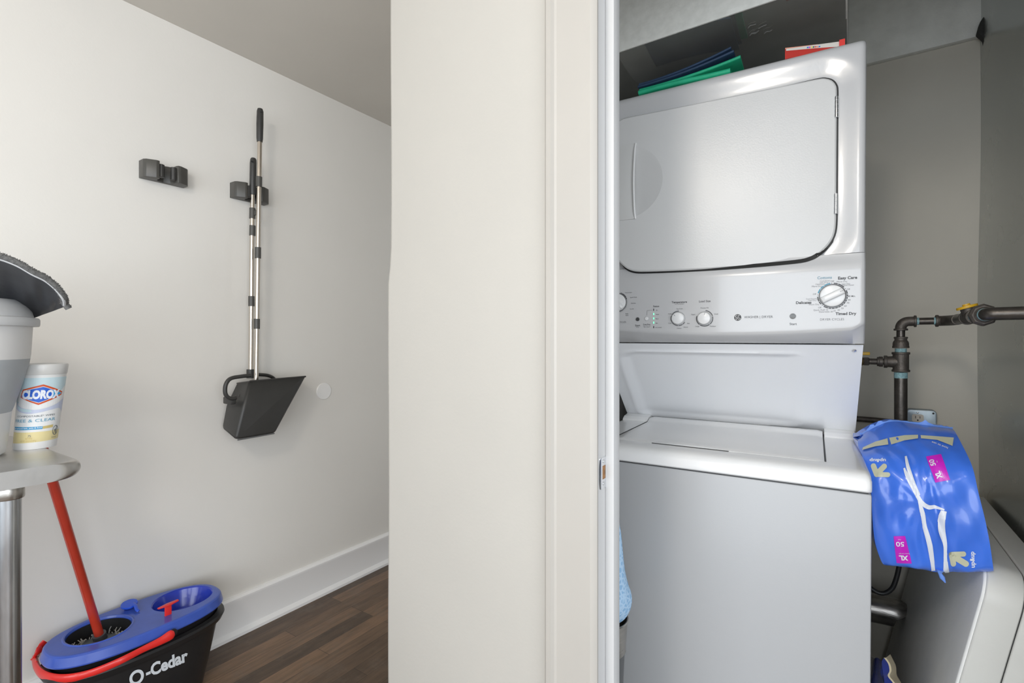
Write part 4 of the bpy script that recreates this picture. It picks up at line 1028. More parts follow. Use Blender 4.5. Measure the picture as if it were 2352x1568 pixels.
bg = [(1080, 1408), (1150, 1413), (1210, 1425), (1250, 1430), (1303, 1436), (1335, 1443), (1350, 1448), (1364, 1450), (1380, 1448), (1395, 1442), (1407, 1434), (1416, 1424), (1421, 1412)]
pr3 = catmull([Vector((prad(x, y_), pzz(y_), 0)) for y_, x in bg], 4)
rows = []
for i, p in enumerate(pr3):
    row = []
    for k_ in range(97):
        a = 2*PI*k_/96; r_ = p.x*(1+.03*math.sin(a*5+i*.2)*min(1, i/12))+.0006*math.sin(a*30+i)
        row.append((GX+r_*math.cos(a), BNY+r_*math.sin(a), p.y))
    rows.append(row)
nb2 = MB().grid(rows); nb2.add([rows[-1][k_] for k_ in range(96)], [tuple(range(96))])
nb2.tube([(GX, BNY, pr3[0].y-.005), (GX-.01, 1.02, pr3[0].y+.16), (GX-.015, .917, pr3[0].y+.22)], .002, 8)
def netmat():
    m = mat('pale_blue_quilted', (.33, .52, .74), .7, bump=.3, bscale=150); N = m.node_tree.nodes; Lk = m.node_tree.links; b = N['Principled BSDF']
    ge = N.new('ShaderNodeNewGeometry'); vo = N.new('ShaderNodeTexVoronoi'); vo.inputs['Scale'].default_value = 90; vo.feature = 'DISTANCE_TO_EDGE'
    Lk.new(ge.outputs['Position'], vo.inputs['Vector']); r = N.new('ShaderNodeValToRGB'); r.color_ramp.elements[0].position = .08; r.color_ramp.elements[1].position = .22
    r.color_ramp.elements[0].color = (.44, .62, .82, 1); r.color_ramp.elements[1].color = (.26, .46, .70, 1)
    Lk.new(vo.outputs['Distance'], r.inputs[0]); Lk.new(r.outputs[0], b.inputs['Base Color']); return m
tag(nb2.build('laundry_bag', netmat(), smooth=80), 'pale blue patterned drop-shaped soft bag hanging above the metal bin by the door', 'bag')

# ================================================================== LEFT WALL: HOLDERS, BROOM, DUSTPAN
HW = None
def holder(cy, cz, label, first=None):
    o = thing('pole_holder', label, 'wall holder', (LW, cy, cz), group='pole grippers on the left wall')
    if first:
        o2 = first.copy(); COL.objects.link(o2); o2.matrix_basis = o.matrix_basis; bpy.data.objects.remove(o)
        o2['label'] = label
        for ch in first.children:
            c_ = ch.copy(); COL.objects.link(c_); c_.parent = o2
        return o2
    prof = [(-.072, 0), (-.072, .036), (-.066, .046), (-.040, .060), (-.030, .060), (-.027, .052), (-.027, .030), (-.020, .018), (0, .012), (.020, .018), (.027, .030), (.027, .052), (.030, .060), (.040, .060), (.066, .046), (.072, .036), (.072, 0)]
    pts = [(LW+d, cy+y_, cz-.031) for y_, d in prof]
    MB().prism(pts, (0, 0, .062), bev=.0012).build('holder_body', M_CHARL, o)
    for s in (-1, 1):
        MB().lathe([(.006, -.024), (.0098, -.022), (.0098, .022), (.006, .024)], (LW+.046, cy+s*.0195, cz), (0, 0, 1), 24).build('grip_roller', M_CHAR, o)
    return o
hp1 = onX(380, 398, LW+.03); hp2 = onX(577, 444, LW+.03)
h1 = holder(hp1.y, hp1.z, 'empty dark grey pole gripper on the left wall holding nothing')
h2 = holder(hp2.y, hp2.z, 'dark grey pole gripper holding the dustpan pole on the left wall', h1)

# dustpan with long pole
P2X = LW+.052
b0 = onX(582, 363, P2X); b1 = onX(576, 850, P2X)
dpn = thing('long_handled_dustpan', 'black lobby dustpan on a steel pole hanging from the wall gripper', 'dustpan', b1)
dirp = (b0-b1)
def pz(x, y_, X): return onX(x, y_, X)
MB().tube([b1, onX(580, 445, P2X)], .0088, 20).build('pole', M_POLE, dpn)
g = MB().tube([onX(580.5, 448, P2X), onX(580.5, 440, P2X), onX(581.5, 375, P2X), onX(582, 366, P2X), b0], [.010, .0125, .0125, .0115, .008], 24); g.build('grip', M_CHAR, dpn)
MB().box(onX(579, 370, P2X+.0128)-Vector((.001, .006, .004)), onX(579, 370, P2X+.0128)+Vector((.0006, .006, .002)), bev=.0008).build('hang_hole', M_BLACK, dpn)
for ya_, yb_ in ((478, 502), (518, 541), (680, 703)):
    MB().tube([onX(579.5 if ya_ < 600 else 577.5, yb_, P2X), onX(580 if ya_ < 600 else 577.5, ya_, P2X)], .0118, 20).build('pole_collar', M_CHARL, dpn)
MB().tube([onX(575, 868, P2X), onX(575, 848, P2X)], .0145, 20).build('pole_socket', M_CHAR, dpn)
# two side clips on the upper collar that hold the broom pole
cpt_ = onX(585, 489, P2X+.012)
MB().box(cpt_-Vector((.012, .004, .010)), cpt_+Vector((.026, .003, .010)), bev=.002).build('broom_clip', M_CHARL, dpn)
XF, XB2 = LW+.150, LW+.012
F = [onX(x, y_, XF) for x, y_ in ((570, 880), (576, 868), (700, 863), (699, 870), (690, 880), (632, 994), (625, 997), (543, 1010), (536, 1008))]
def pan(front, back, name):
    g = MB(); k = len(front)
    g.add(front+back, [(i, (i+1) % k, k+(i+1) % k, k+i) for i in range(k) if i not in (1, 2)]); g.add(front, [tuple(range(k))]); g.add(back, [tuple(range(k))]); return g
fr = [onX(x, y_, XF) for x, y_ in ((574, 876), (700, 865), (692, 880), (660, 940), (633, 992), (626, 996), (545, 1009), (541, 1006), (556, 945))]
bkp = [onX(x, y_, XB2+.02) for x, y_ in ((545, 880), (690, 872), (680, 885), (640, 935), (600, 975), (594, 980), (514, 984), (511, 980), (520, 930))]
k = len(fr); g = MB()
mid = [a*.6+b*.4 for a, b in zip(fr, bkp)]
inner = lambda L_, q: [p+(sum(L_, Vector())/len(L_)-p)*q for p in L_]
g.add(fr, [tuple(range(k))]); g.add(bkp, [tuple(range(k))])
g.add(fr+bkp, [(i, (i+1) % k, k+(i+1) % k, k+i) for i in range(1, k)])
bm = bmesh.new(); vv = [bm.verts.new(p) for p in g.v]
for f in g.f: bm.faces.new([vv[i] for i in f])
bmesh.ops.remove_doubles(bm, verts=bm.verts[:], dist=1e-6); bmesh.ops.recalc_face_normals(bm, faces=bm.faces[:])
ee = [e for e in bm.edges if len(e.link_faces) == 2]
bmesh.ops.bevel(bm, geom=ee, offset=.010, segments=4, profile=.5, affect='EDGES')
g = MB(); g._bm(bm)
po = g.build('pan', M_CHAR, dpn, 45)
sm = po.modifiers.new('thickness', 'SOLIDIFY'); sm.thickness = .0025; sm.offset = -1
# rim bead along the open top edge, stub step on the left shoulder, rubber edge along the bottom
g = MB().tube([fr[0]+Vector((0, 0, .001)), fr[1]+Vector((0, .004, .001))], .0035, 12); g.tube([bkp[0], bkp[1]], .003, 12); g.tube([fr[0], bkp[0]], .003, 12); g.build('rim_bead', M_CHAR, dpn)
a_ = onX(528, 918, XF-.05); g = MB().box(a_-Vector((.03, .012, .016)), a_+Vector((.03, .010, .012)), bev=.005); g.build('pan_shoulder', M_CHAR, dpn)
g = MB().tube([onX(546, 1010, XF-.002), onX(630, 995, XF-.002)], .0028, 10); g.build('scraper_edge', mat('worn_edge', (.12, .12, .12), .7), dpn)
# swinging yoke
XY_ = XF-.02
Y1 = [onX(x, y_, XY_) for x, y_ in ((575, 862), (555, 864), (530, 869), (519, 882), (517, 900), (522, 911), (532, 915), (542, 913))]
MB().tube(catmull(Y1, 6), .0075, 14, flat=(1, 1)).build('yoke', M_CHAR, dpn)
Y2 = [onX(x, y_, LW+.04) for x, y_ in ((575, 858), (595, 860), (615, 862), (628, 868), (634, 878))]
MB().tube(catmull(Y2, 6), .007, 14).build('yoke', M_CHAR, dpn)

# broom clipped in front
P1X = LW+.092
bt = onX(597, 250, P1X)
brm = thing('broom', 'long steel pole broom with charcoal grip standing inside the dustpan', 'broom', onX(588, 905, P1X))
MB().tube([onX(588, 905, P1X), onX(596.5, 322, P1X)], .0088, 20).build('pole', M_POLE, brm)
MB().tube([onX(596.4, 326, P1X), onX(596.5, 318, P1X), onX(597, 285, P1X), onX(597.5, 256, P1X), onX(597.5, 250, P1X)], [.0105, .0122, .0132, .0125, .0095], 24).build('grip', M_CHAR, brm)
hh3 = onX(600, 257, P1X+.0125); MB().box(hh3-Vector((.0015, .0045, .003)), hh3+Vector((.0006, .0045, .002)), bev=.0008).build('hang_hole', M_BLACK, brm)
for ya_, yb_, x_ in ((406, 429, 595), (568, 593, 592.5), (732, 755, 590)):
    MB().tube([onX(x_-.3, yb_, P1X), onX(x_, ya_, P1X)], .0118, 20).build('pole_collar', M_CHARL, brm)
g = MB(); hb = onX(588, 905, P1X); g.box(hb-Vector((.016, .07, .03)), hb+Vector((.016, .08, .01)), bev=.01); g.build('broom_head', M_CHAR, brm)

# blank cover disc
cdp = onX(744, 898, LW+.002)
tag(MB().lathe([(.040, 0), (.040, .003), (.038, .005), (.0001, .0055)], (LW, cdp.y, cdp.z), (1, 0, 0), 64).build('wall_cover_plate', mat('cover_white', (.86, .85, .83), .4)), 'round white blank cover plate on the left wall beside the dustpan', 'cover plate')

# ================================================================== MOP BUCKET
BC = Vector((-1.935, .705, 0)); TZB = .300
bk_ = thing('mop_bucket', 'black oval spin mop bucket with blue top and red bail beside the wall', 'bucket', (BC.x, BC.y, 0), (0, 0, math.radians(-1)))
def oval(z, hl, hw, n=96, cx=0.0, cy=0.0, pw=2.5, taper=0.0):
    o = []
    for k in range(n):
        a = 2*PI*k/n; c_, s_ = math.cos(a), math.sin(a)
        u = math.copysign(abs(c_)**(2/pw), c_); v = math.copysign(abs(s_)**(2/pw), s_)
        wob = 1 + .012*math.exp(-((abs(a-PI)-0.55)/.12)**2) if False else 1
        o.append(Vector((BC.x+cx+hw*v*(1-taper*u)*wob, BC.y+cy+hl*u, z)))
    return o
def loft(g, loops, mi=0, cap0=False, cap1=False):
    k = len(loops[0])
    for A_, B_ in zip(loops, loops[1:]): g.add(A_+B_, [(i, (i+1) % k, k+(i+1) % k, k+i) for i in range(k)], mi)
    if cap0: g.add(loops[0], [tuple(range(k))], mi)
    if cap1: g.add(loops[-1], [tuple(range(k))], mi)
g = MB()
loft(g, [oval(0, .175, .088), oval(.004, .182, .093), oval(.10, .205, .105), oval(.203, .227, .118), oval(.210, .231, .120), oval(.215, .242, .131), oval(.232, .250, .138), oval(.240, .248, .136), oval(.243, .228, .122), oval(.236, .222, .116), oval(.10, .20, .100), oval(.01, .17, .08)], cap0=True, cap1=True)
body_o = g.build('bucket_body', M_BUCK, bk_, 40)
# inner black collar rising to the blue top
g = MB(); loft(g, [oval(.235, .222, .115), oval(.272, .232, .122)]); g.build('inner_collar', mat('collar_black', (.012, .011, .012), .3, coat=.3), bk_, 40)
# blue top: flat deck with a hole (wringer) and a basin
HC = Vector((BC.x-.012, BC.y-.107)); HR = .089; SC = Vector((BC.x-.010, BC.y+.130)); SA, SB = .092, .085
bm = bmesh.new()
def loop(pts): 
    v = [bm.verts.new(p) for p in pts]; return v, [bm.edges.new((v[i], v[(i+1) % len(v)])) for i in range(len(v))]
out1, e1 = loop(oval(TZB, .232, .120))
hp = [Vector((HC.x+HR*math.cos(2*PI*k/64), HC.y+HR*math.sin(2*PI*k/64), TZB)) for k in range(64)]
spp = [Vector((SC.x+SB*math.cos(2*PI*k/64), SC.y+SA*math.sin(2*PI*k/64), TZB)) for k in range(64)]
h_v, e2 = loop(hp); s_v, e3 = loop(spp)
bmesh.ops.triangle_fill(bm, use_beauty=True, edges=e1+e2+e3)
g = MB(); g._bm(bm)
loft(g, [oval(TZB, .232, .120), oval(TZB-.001, .236, .124), oval(TZB-.005, .2395, .1275), oval(TZB-.028, .2455, .1325), oval(TZB-.032, .2445, .1315), oval(TZB-.030, .236, .124)])
def circ(c, ra, rb, z, n=64): return [Vector((c.x+rb*math.cos(2*PI*k/n), c.y+ra*math.sin(2*PI*k/n), z)) for k in range(n)]
loft(g, [hp, circ(HC, HR-.003, HR-.003, TZB+.0025), circ(HC, HR-.007, HR-.007, TZB+.0015), circ(HC, HR-.009, HR-.009, TZB-.004), circ(HC, HR-.009, HR-.009, TZB-.012)])
top_o = g.build('blue_top', M_BLUE, bk_, 35)
g = MB(); loft(g, [spp, circ(SC, SA-.004, SB-.004, TZB-.004), circ(SC, SA-.014, SB-.014, TZB-.03), circ(SC, SA-.028, SB-.026, TZB-.06), circ(SC, SA-.05, SB-.045, TZB-.078), circ(SC, .01, .01, TZB-.082)], cap1=True)
g.build('wringing_basin', M_BLUED, bk_, 60)
g = MB(); loft(g, [circ(HC, HR-.010, HR-.010, TZB-.006), circ(HC, HR-.012, HR-.012, TZB-.06), circ(HC, HR-.020, HR-.020, TZB-.085), circ(HC, .01, .01, TZB-.088)], cap1=True)
wb_ = g.build('spin_basket', M_BUCK, bk_, 60)
# raised brim around wringer
# little blue stopper with strap, red release tab
c1 = onZ(297, 1388, TZB+.012); g = MB().lathe([(.0001, .0), (.022, .0), (.024, .003), (.023, .007), (.0001, .008)], (c1.x, c1.y, TZB+.010), (.15, -.1, 1), 28)
g.lathe([(.014, -.006), (.016, .001)], (c1.x, c1.y, TZB+.008), n=24)
st = g.build('drain_stopper', mat('stopper_blue', (.02, .09, .62), .3, coat=.3), bk_)
P = [onZ(306, 1384, TZB+.016), onZ(311, 1390, TZB+.014), onZ(314, 1399, TZB+.008), onZ(319, 1403, TZB+.003)]
MB().tube(catmull(P, 6), .0052, 10, flat=(.5, 1)).build('stopper_strap', mat('stopper_blue', (0, 0, 0)), bk_)
a = onZ(386, 1412, TZB); zt_ = TZB+.032
g = MB().box((a.x-.002, a.y-.010, TZB-.02), (a.x+.002, a.y+.010, zt_), bev=.001)
g.prism([(a.x-.004, a.y-.030, zt_-.001), (a.x+.006, a.y-.030, zt_+.001), (a.x+.010, a.y, zt_), (a.x+.006, a.y+.030, zt_+.003), (a.x-.004, a.y+.030, zt_+.003), (a.x-.010, a.y, zt_)], (0, 0, .004), bev=.001)
g.build('release_tab', M_HRED, bk_)
# red bail handle resting low around the near side
prow = [(80, 1512), (84, 1530), (98, 1548), (125, 1557), (165, 1556), (215, 1543), (275, 1518), (330, 1490), (368, 1472), (392, 1458)]
P = []
for i, (x, y_) in enumerate(prow):
    z_ = .245 if i > 2 else .262
    q = onZ(x, y_, .240 + .004*(i/9)); q2 = onX(x, y_, BC.x+.150); P.append(q2 if i >= 6 else q)
rad = [.012, .012, .0125, .0115, .0105, .0095, .0088, .0085, .0105, .013]
P.append(P[-1]+(P[-1]-P[-2]).normalized()*.010); rad.append(.007)
q = catmull([Vector((*p, )) for p in P], 8); rr2 = [c.x for c in catmull([Vector((r_, 0, 0)) for r_ in rad], 8)]
g = MB().tube(q, rr2, 16, flat=(1.15, .62)); bail = g.build('bail_handle', M_HRED, bk_)
g = MB(); e_ = P[0]
g.tube(catmull([P[1], P[0], onZ(88, 1498, .262), onZ(95, 1482, .275), onZ(104, 1472, .283)], 6), [.012]*8+[.010]*8+[.008]*9, 12, flat=(1.3, .5)); g.build('bail_grip', M_HRED, bail)
g = MB().lathe([(.006, 0), (.011, .004), (.011, .010)], P[-1]-Vector((.012, 0, 0)), (1, 0, 0), 20); g.build('bail_pivot', M_BUCK, bk_)
# maker's name on the side
gm = body_o.data; Wb = world_of(bk_)
bv2 = BVHTree.FromPolygons([tuple(Wb @ v.co) for v in gm.vertices], [tuple(p.vertices) for p in gm.polygons])
D = Decal(bv2, .0032)
D.text('O', (298, 1575), (33, -13), (-3, -30), 0, .03); D.text('-Cedar', (335, 1555), (96, -40), (-2, -25.5), 0, .04)
D.build('side_lettering', mat('lettering_white', (.72, .76, .80), .4), bk_)

# mop
m0 = Vector((HC.x+.004, HC.y-.004, TZB-.055))
mh = onT(118, 1097, 1.25)
# choose the upper point behind the table end, near the wall
m1 = onX(118, 1097, -1.86); 
dirm = None
b_px = onZ(228, 1458, TZB-.02)
mp0 = b_px; dv = (m1-mp0); m2 = mp0+dv*1.62
mop = thing('spin_mop', 'red handled spin mop standing in the bucket wringer', 'mop', (mp0.x, mp0.y, TZB-.09))
MB().tube([mp0, m2], .0122, 24).build('handle', M_MRED, mop)
j0 = mp0+dv*.30*1.0; jn = [mp0+dv*.52, mp0+dv*.523]
MB().tube([mp0+dv*.60, mp0+dv*.72], .0111, 24).build('handle_joint', mat('handle_red_dark', (.42, .03, .015), .3), mop) if False else None
s0 = mp0-dv.normalized()*.050
g = MB().tube([s0, mp0-dv.normalized()*.01, mp0+dv.normalized()*.004], [.0175, .018, .018], 24); g.build('socket', M_SOCK, mop)
g = MB().lathe([(.0001, 0), (.066, 0), (.072, .006), (.058, .014), (.03, .022), (.0001, .026)], (HC.x, HC.y, TZB-.058), (0, 0, 1), 40); g.build('mop_plate', mat('plate_grey', (.13, .145, .15), .4), mop)
g = MB(); rng = random.Random(2)
for k_ in range(120):
    a = rng.uniform(0, 2*PI); r_ = rng.uniform(.050, .074)
    p = Vector((HC.x+r_*math.cos(a), HC.y+r_*math.sin(a), TZB-.050)); q_ = p+Vector((rng.uniform(-.012, .012), rng.uniform(-.012, .012), rng.uniform(.004, .020)))
    g.tube([p, (p+q_)/2+Vector((0, 0, .004)), q_], .0014, 5)
tag(g.build('mop_fibres', M_FIBER, mop), kind='stuff')
g = MB().prism([(s0.x+.018, s0.y+.005, s0.z+.012), (s0.x+.045, s0.y+.02, s0.z+.010), (s0.x+.040, s0.y+.045, s0.z+.006), (s0.x+.012, s0.y+.028, s0.z+.012)], (0, 0, .006), bev=.001); g.build('red_hinge_piece', M_MRED, mop)

# ================================================================== STEEL TABLE
TBZ = .93; TX0, TX1 = -2.00, -1.452
tb = thing('steel_table', 'stainless steel work table with rounded corner at the left edge', 'table', (-1.7, 0, 0))
TYE = onX(160, 1066, TX1).y
TYE += .031; rows = []; RC = .045
for x in [TX0, TX0+.2]+list(TX1-RC*(1-np.sin(np.linspace(0, PI/2, 24)))):
    d_ = max(0, RC-(TX1-x)); ye = TYE-(RC-math.sqrt(max(0, RC*RC-d_*d_)))
    rows.append([(x, -.9, TBZ-.038), (x, -.9, TBZ), (x, ye-.03, TBZ), (x, ye-.019, TBZ)] + [(x, ye-.019+.019*math.sin(a), TBZ-.019+.019*math.cos(a)) for a in np.linspace(0, PI, 15)[1:-1]] + [(x, ye-.019, TBZ-.038), (x, ye-.03, TBZ-.038)])
g = MB().grid(rows); g.add(rows[0], [tuple(range(len(rows[0])))]); g.add(rows[-1], [tuple(range(len(rows[0])))])
g.grid([[r[0] for r in rows], [r[-1] for r in rows]]); g.build('table_top', M_SHELF, tb, 40)
lg = onZ(20, 1115, TBZ-.04)
lp = onT(22, 1300, 1.13); lxw = lp.x-0.0; 
LPX = Vector((TX1-.045, 0, 0)); 
d_ = ray(20, 1200); lt = (TX1-.045)/d_.x; lpos = EYE+d_*lt
for (lx2, ly2) in ((lpos.x, lpos.y), (TX0+.06, lpos.y), (lpos.x, -.8), (TX0+.06, -.8)):
    g = MB().tube([(lx2, ly2, 0), (lx2, ly2, TBZ-.036)], .0205, 32); lo_ = g.build('leg', M_LEG, tb)
    g = MB().lathe([(.0245, TBZ-.066), (.0255, TBZ-.064), (.0255, TBZ-.040), (.024, TBZ-.037)], (lx2, ly2, 0), n=32); g.build('leg_socket', M_STEEL, lo_)

# ---- lidded collapsible bucket
cc = onT(-128, 1040, 1.15); CX, CY = cc.x, cc.y
cu = thing('collapsible_bucket', 'white and grey silicone bucket with a domed lid on the steel table', 'bucket', (CX, CY, TBZ))
def rad_at(px, py):   # radius so that silhouette reaches px at height of py
    d = ray(px, py); d2 = Vector((d.x, d.y)).normalized(); c2 = Vector((CX, CY)); return abs(c2.x*d2.y-c2.y*d2.x)
tc = (Vector((CX, CY, 0))).dot(WV)
def zz(py): return CAM_H-(py-784)/FPX*tc
pf = [(8, 1064, 0), (14, 1056, 0), (22, 1000, 0), (28, 950, 0)]
lo = [(rad_at(10, 1060)-.004, TBZ), (rad_at(14, 1050), TBZ+.006), (rad_at(22, 1000), zz(1000)), (rad_at(28, 953), zz(953))]
g = MB().lathe([(.0001, TBZ)]+lo, (CX, CY, 0), n=80, cap=False); g.build('base_cup', M_CUPW, cu)
gr = [(rad_at(28, 953), zz(953)), (rad_at(34, 940), zz(940)), (rad_at(52, 890), zz(890)), (rad_at(64, 850), zz(850)), (rad_at(68, 838), zz(838)), (rad_at(69, 832), zz(832)), (rad_at(70, 826), zz(826))]
MB().lathe(gr, (CX, CY, 0), n=80, cap=False).build('folding_band', M_CUPG, cu)
up_ = [(rad_at(70, 826), zz(826)), (rad_at(72, 815), zz(815)), (rad_at(76, 752), zz(752)), (rad_at(76, 745), zz(745))]
MB().lathe(up_, (CX, CY, 0), n=80, cap=False).build('upper_cup', M_CUPW, cu)
li = [(rad_at(76, 747), zz(748)), (rad_at(91, 747), zz(747)), (rad_at(93, 742), zz(743)), (rad_at(93, 730), zz(731)), (rad_at(90, 726), zz(727)), (rad_at(79, 725), zz(725)), (rad_at(75, 712), zz(712)), (rad_at(66, 698), zz(698)), (rad_at(55, 687), zz(689)), (rad_at(46, 682), zz(684)), (.0001, zz(681))]
MB().lathe(li, (CX, CY, 0), n=80, cap=False).build('domed_lid', M_CUPL, cu, 40)

# ---- wipes canister
cn_c = onZ(80, 1026, TBZ); KX, KY = cn_c.x, cn_c.y
can = thing('wipes_canister', 'white canister of cleaning wipes with diamond logo beside the bucket on the table', 'canister', (KX, KY, TBZ), (0, 0, 0))
tdir = RV; LEANC = .115
CH = (1033-855)/FPX*Vector((KX, KY, 0)).dot(WV)*1.0; CR0, CR1 = .0415, .0455
shear = RV*LEANC
def cpos(th, h, off=0.0): # th: angle about axis measured from the direction to the camera
    r_ = CR0+(CR1-CR0)*min(1, max(0, h/CH))+off
    fr_ = (Vector((0, 0, 0))-Vector((KX, KY, 0))).normalized(); rt = Vector((-fr_.y, fr_.x, 0))
    p = Vector((KX, KY, TBZ))+(fr_*math.cos(th)+rt*math.sin(th))*r_; return p+UP*h+shear*h
g = MB(); n_ = 72
prof = [(-.041, 0), (-.004, 0), (-.001, .002), (0, .006)] + [(0, h) for h in np.linspace(.01, CH, 12)]
rows = [[cpos(2*PI*k/n_, h, o_) for k in range(n_+1)] for o_, h in prof]; g.grid(rows); g.build('canister_body', M_CAN, can, 40)
prof = [(.0005, CH-.004), (.002, CH-.002), (.0022, CH+.012), (.0012, CH+.015), (-.008, CH+.016), (-.012, CH+.014), (-CR1+.001, CH+.014)]
prof = [(.0005, CH-.012), (.0015, CH-.010), (.0018, CH+.010), (.0005, CH+.014), (-.006, CH+.0155), (-.010, CH+.013), (-.044, CH+.013)]
g = MB(); g.grid([[cpos(2*PI*k/n_, h, o_) for k in range(n_+1)] for o_, h in prof]); g.build('canister_lid', M_CANL, can, 40)
# label: u = arc metres to the right of the centre, w = height above base
U0 = .003
def lab(u, w, off): return cpos((u+U0)/.0440, w, off)
def lgrid(g, a, b, c, d, off, mi, n=10):   # quad with corners (u,w): a b along the bottom, d c along the top
    a, b, c, d = map(Vector, (a, b, c, d))
    g.grid([[lab(*((a*(1-s)+b*s)*(1-t)+(d*(1-s)+c*s)*t), off) for s in np.linspace(0, 1, n)] for t in np.linspace(0, 1, 4)], mi)
def lpoly(g, pts, off, mi):            # convex polygon, cut in narrow vertical strips
    us = sorted({p[0] for p in pts}); u0, u1 = us[0], us[-1]; cols = []
    for u in np.linspace(u0+1e-6, u1-1e-6, 40):
        ws = []
        for i in range(len(pts)):
            (xa_, wa), (xb_, wb2) = pts[i], pts[(i+1) % len(pts)]
            if (xa_-u)*(xb_-u) < 0: ws.append(wa+(wb2-wa)*(u-xa_)/(xb_-xa_))
        cols.append([lab(u, min(ws), off), lab(u, max(ws), off)])
    g.grid(cols, mi)
def ltext(g, s, u, w, h, width, off, mi, bold=0.0, align='c', sl_=0.0):
    vs, fs, ww = text_mesh(s, bold); k = width/ww; ox = -ww/2 if align == 'c' else 0
    g.add([lab(u+(a+ox)*k, w+b*h+(a+ox)*k*sl_, off) for a, b in vs], fs, mi)
S = CH/185.0                              # metres per photo pixel on the can
def LU(zx): return (zx/6.535-86)*S*.86    # zoom px -> u
def LWt(zy): return (1033-(820+zy/6.535))*S
MLAB = [mat('lab_red', (.62, .085, .02), .35), mat('lab_blue', (.02, .12, .62), .35), mat('lab_cyan', (.03, .35, .72), .35), M_BAGW, mat('lab_grey', (.14, .16, .18), .5), mat('lab_teal', (.12, .36, .52), .5),
        mat('lab_yellow', (.78, .68, .36), .4), mat('lab_bar_blue', (.03, .33, .62), .4), mat('lab_lilac', (.55, .60, .76), .4), mat('lab_paleblue', (.55, .70, .76), .4), mat('lab_white', (.80, .81, .82), .35), mat('lab_ochre', (.62, .50, .20), .4)]
g = MB()
hw_ = .062
lgrid(g, (-hw_, LWt(1390)), (hw_, LWt(1390)), (hw_, LWt(295)), (-hw_, LWt(295)), .0003, 10, 30)
lgrid(g, (-hw_, LWt(1290)), (hw_, LWt(1270)), (hw_, LWt(1130)), (-hw_, LWt(1120)), .0006, 6, 30)
lgrid(g, (-hw_, LWt(690)), (hw_, LWt(560)), (hw_, LWt(300)), (-hw_, LWt(300)), .0005, 9, 30)
# white arc + lilac swoosh
def band(pa, pb, off, mi):
    g.grid([[lab(*p, off) for p in catmull([Vector((*q, 0)) for q in pa], 6) for p in [(p.x, p.y)]], [lab(p.x, p.y, off) for p in catmull([Vector((*q, 0)) for q in pb], 6)]], mi)
cv = lambda *P_: [(LU(x), LWt(y_)) for x, y_ in P_]
band(cv((150, 660), (250, 735), (400, 775), (540, 782), (700, 745), (850, 685), (960, 630)), cv((150, 760), (250, 810), (400, 840), (540, 830), (700, 800), (850, 790), (960, 860)), .0008, 8)
band(cv((170, 700), (260, 750), (360, 770), (420, 778)), cv((170, 720), (260, 790), (360, 815), (450, 815)), .0010, 9)
band(cv((180, 480), (300, 520), (520, 600), (750, 560), (960, 430)), cv((180, 640), (300, 735), (520, 775), (750, 725), (960, 600)), .0007, 10)
hexo = cv((245, 590), (275, 475), (555, 400), (875, 535), (868, 575), (520, 712)); hexi = cv((262, 588), (290, 500), (560, 435), (855, 555), (520, 680), (250, 590))
lpoly(g, hexo, .0011, 0); lpoly(g, cv((262, 585), (288, 490), (558, 430), (862, 555), (520, 684)), .0013, 10); lpoly(g, cv((268, 583), (294, 497), (558, 438), (850, 555), (520, 676)), .0015, 1)
lpoly(g, cv((690, 490), (850, 555), (690, 615)), .0017, 2)
ltext(g, 'CLOROX', (LU(283)+LU(805))/2, LWt(612), (LWt(495)-LWt(612)), LU(805)-LU(283), .0020, 3, .06, sl_=-.02)
ltext(g, 'COMPOSTABLE* WIPES', (LU(222)+LU(775))/2, LWt(893), LWt(866)-LWt(893), LU(775)-LU(222), .0012, 4, .0)
ltext(g, 'FREE & CLEAR', (LU(178)+LU(792))/2, LWt(970), LWt(925)-LWt(970), LU(792)-LU(178), .0012, 5, .0)
lgrid(g, (LU(160), LWt(1084)), (LU(610), LWt(1086)), (LU(612), LWt(1045)), (LU(160), LWt(1038)), .0009, 7); lgrid(g, (LU(612), LWt(1086)), (LU(768), LWt(1078)), (LU(768), LWt(1036)), (LU(614), LWt(1045)), .0009, 11)
ltext(g, 'safe around kids, pets & food', (LU(170)+LU(602))/2, LWt(1070), LWt(1050)-LWt(1070), LU(602)-LU(170), .0012, 3, .02)
ltext(g, '75', LU(446), LWt(1200), LWt(1165)-LWt(1200), LU(468)-LU(424), .0012, 4); ltext(g, 'WET WIPES', LU(440), LWt(1232), LWt(1208)-LWt(1232), LU(488)-LU(392), .0012, 11)
ltext(g, 'NET WT 1 LB 0.9 OZ (479 g)', LU(432), LWt(1268), LWt(1244)-LWt(1268), LU(545)-LU(320), .0012, 11); ltext(g, 'Do Not Flush', LU(815), LWt(1245), LWt(1228)-LWt(1245), LU(860)-LU(770), .0012, 4)
# no-flush symbol
cu_, cw_ = LU(828), LWt(1130); ru, rw = (LU(888)-LU(768))/2, (LWt(1055)-LWt(1205))/2
for r0_, r1_, n2 in ((.86, 1.0, 32),):
    g.grid([[lab(cu_+ru*r_*math.cos(a), cw_+rw*r_*math.sin(a), .0012) for a in np.linspace(0, 2*PI, n2+1)] for r_ in (r0_, r1_)], 4)
def lseg(p, q, w_, mi=4):
    p = Vector(p); q = Vector(q); t = (q-p).normalized(); n3 = Vector((-t.y, t.x))*w_
    g.add([lab(cu_+ru*a.x, cw_+rw*a.y, .0014) for a in (p+n3, q+n3, q-n3, p-n3)], [(0, 1, 2, 3)], mi)
lseg((-.65, -.65), (.65, .65), .06); lseg((.3, .45), (.25, -.2), .12); lseg((.2, -.1), (.05, -.7), .08); lseg((.3, -.1), (.4, -.7), .08); lseg((.25, .25), (-.2, .05), .06); lseg((-.45, .2), (-.2, -.2), .08)
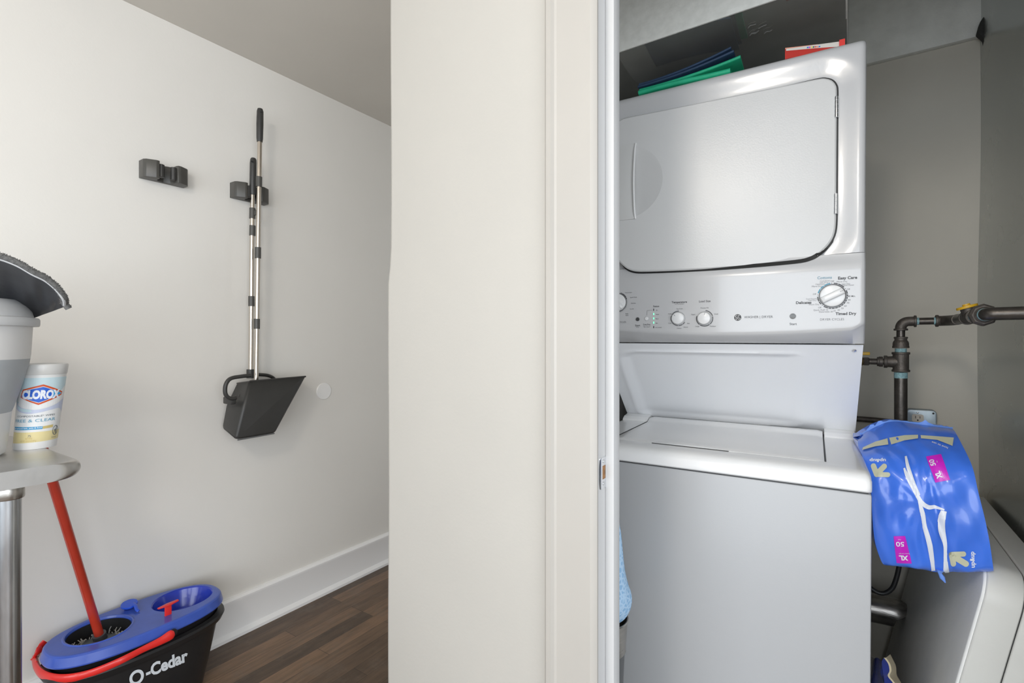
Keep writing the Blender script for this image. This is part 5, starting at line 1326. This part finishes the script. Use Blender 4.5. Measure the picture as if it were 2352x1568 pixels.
g.add([lab(cu_+ru*(.36+.13*math.cos(a)), cw_+rw*(.68+.13*math.sin(a)), .0014) for a in np.linspace(0, 2*PI, 13)[:-1]], [tuple(range(12))], 4)
g.build('paper_label', MLAB, can, 0, fixn=False)

# ---- fleece-edged nylon pad resting on the bucket lid
pad = thing('dust_mop_pad', 'black nylon pad with pale piping and grey fleece edge on the bucket lid', 'mop pad', (CX, CY, zz(681)))
TE = [(-90, 590, 1.02), (-40, 590, 1.04), (0, 597, 1.06), (40, 612, 1.08), (75, 632, 1.10), (105, 647, 1.12), (130, 668, 1.14), (146, 690, 1.16), (148, 704, 1.18)]
BE = [(-90, 700, 1.30), (-40, 715, 1.30), (0, 735, 1.30), (40, 738, 1.29), (75, 731, 1.27), (100, 722, 1.25), (120, 715, 1.23), (136, 709, 1.21), (148, 705, 1.19)]
tp = catmull([onT(*p) for p in TE], 8); bt_ = catmull([onT(*p) for p in BE], 8)
rows = []; rng = random.Random(9)
for s in np.linspace(0, 1, 26):
    row = []
    for i, (a, b) in enumerate(zip(tp, bt_)):
        p = a*(1-s)+b*s; w_ = math.sin(PI*s)
        p = p+UP*((.0022*math.sin(i*.33+s*4)+.0012*math.sin(i*.75-s*6))*min(1, (a-b).length/.12))*w_
        row.append(p)
    rows.append(row)
g = MB().grid(rows); g.build('nylon_face', M_NYL, pad, 70, fixn=False)
rows2 = [[p+UP*(.010+.022*math.sin(PI*s)) for p in row] for s, row in zip(np.linspace(0, 1, 26), rows)]
g = MB().grid(rows2); g.build('fleece_face', M_FLEECE, pad, 70, fixn=False)
MB().tube([p+UP*.002 for p in tp], .0032, 10).build('piping', M_PIPING, pad)
g = MB(); q = [p+UP*.008 for p in tp]+[tp[-1]+Vector((0, .008, -.004))]
g.tube(q, .0070, 12)
for i in range(len(q)-1):
    for k_ in range(22):
        p = q[i].lerp(q[i+1], rng.random()); a = rng.uniform(0, 2*PI); dd = Vector((rng.uniform(-1, 1), rng.uniform(-1, 1), rng.uniform(-.3, 1))).normalized()
        g.tube([p+dd*.005, p+dd*rng.uniform(.0075, .0098)], [.0011, .0005], 4)
g.build('fleece_edge', M_FLEECE, pad, 60)

bpy.context.view_layer.update()
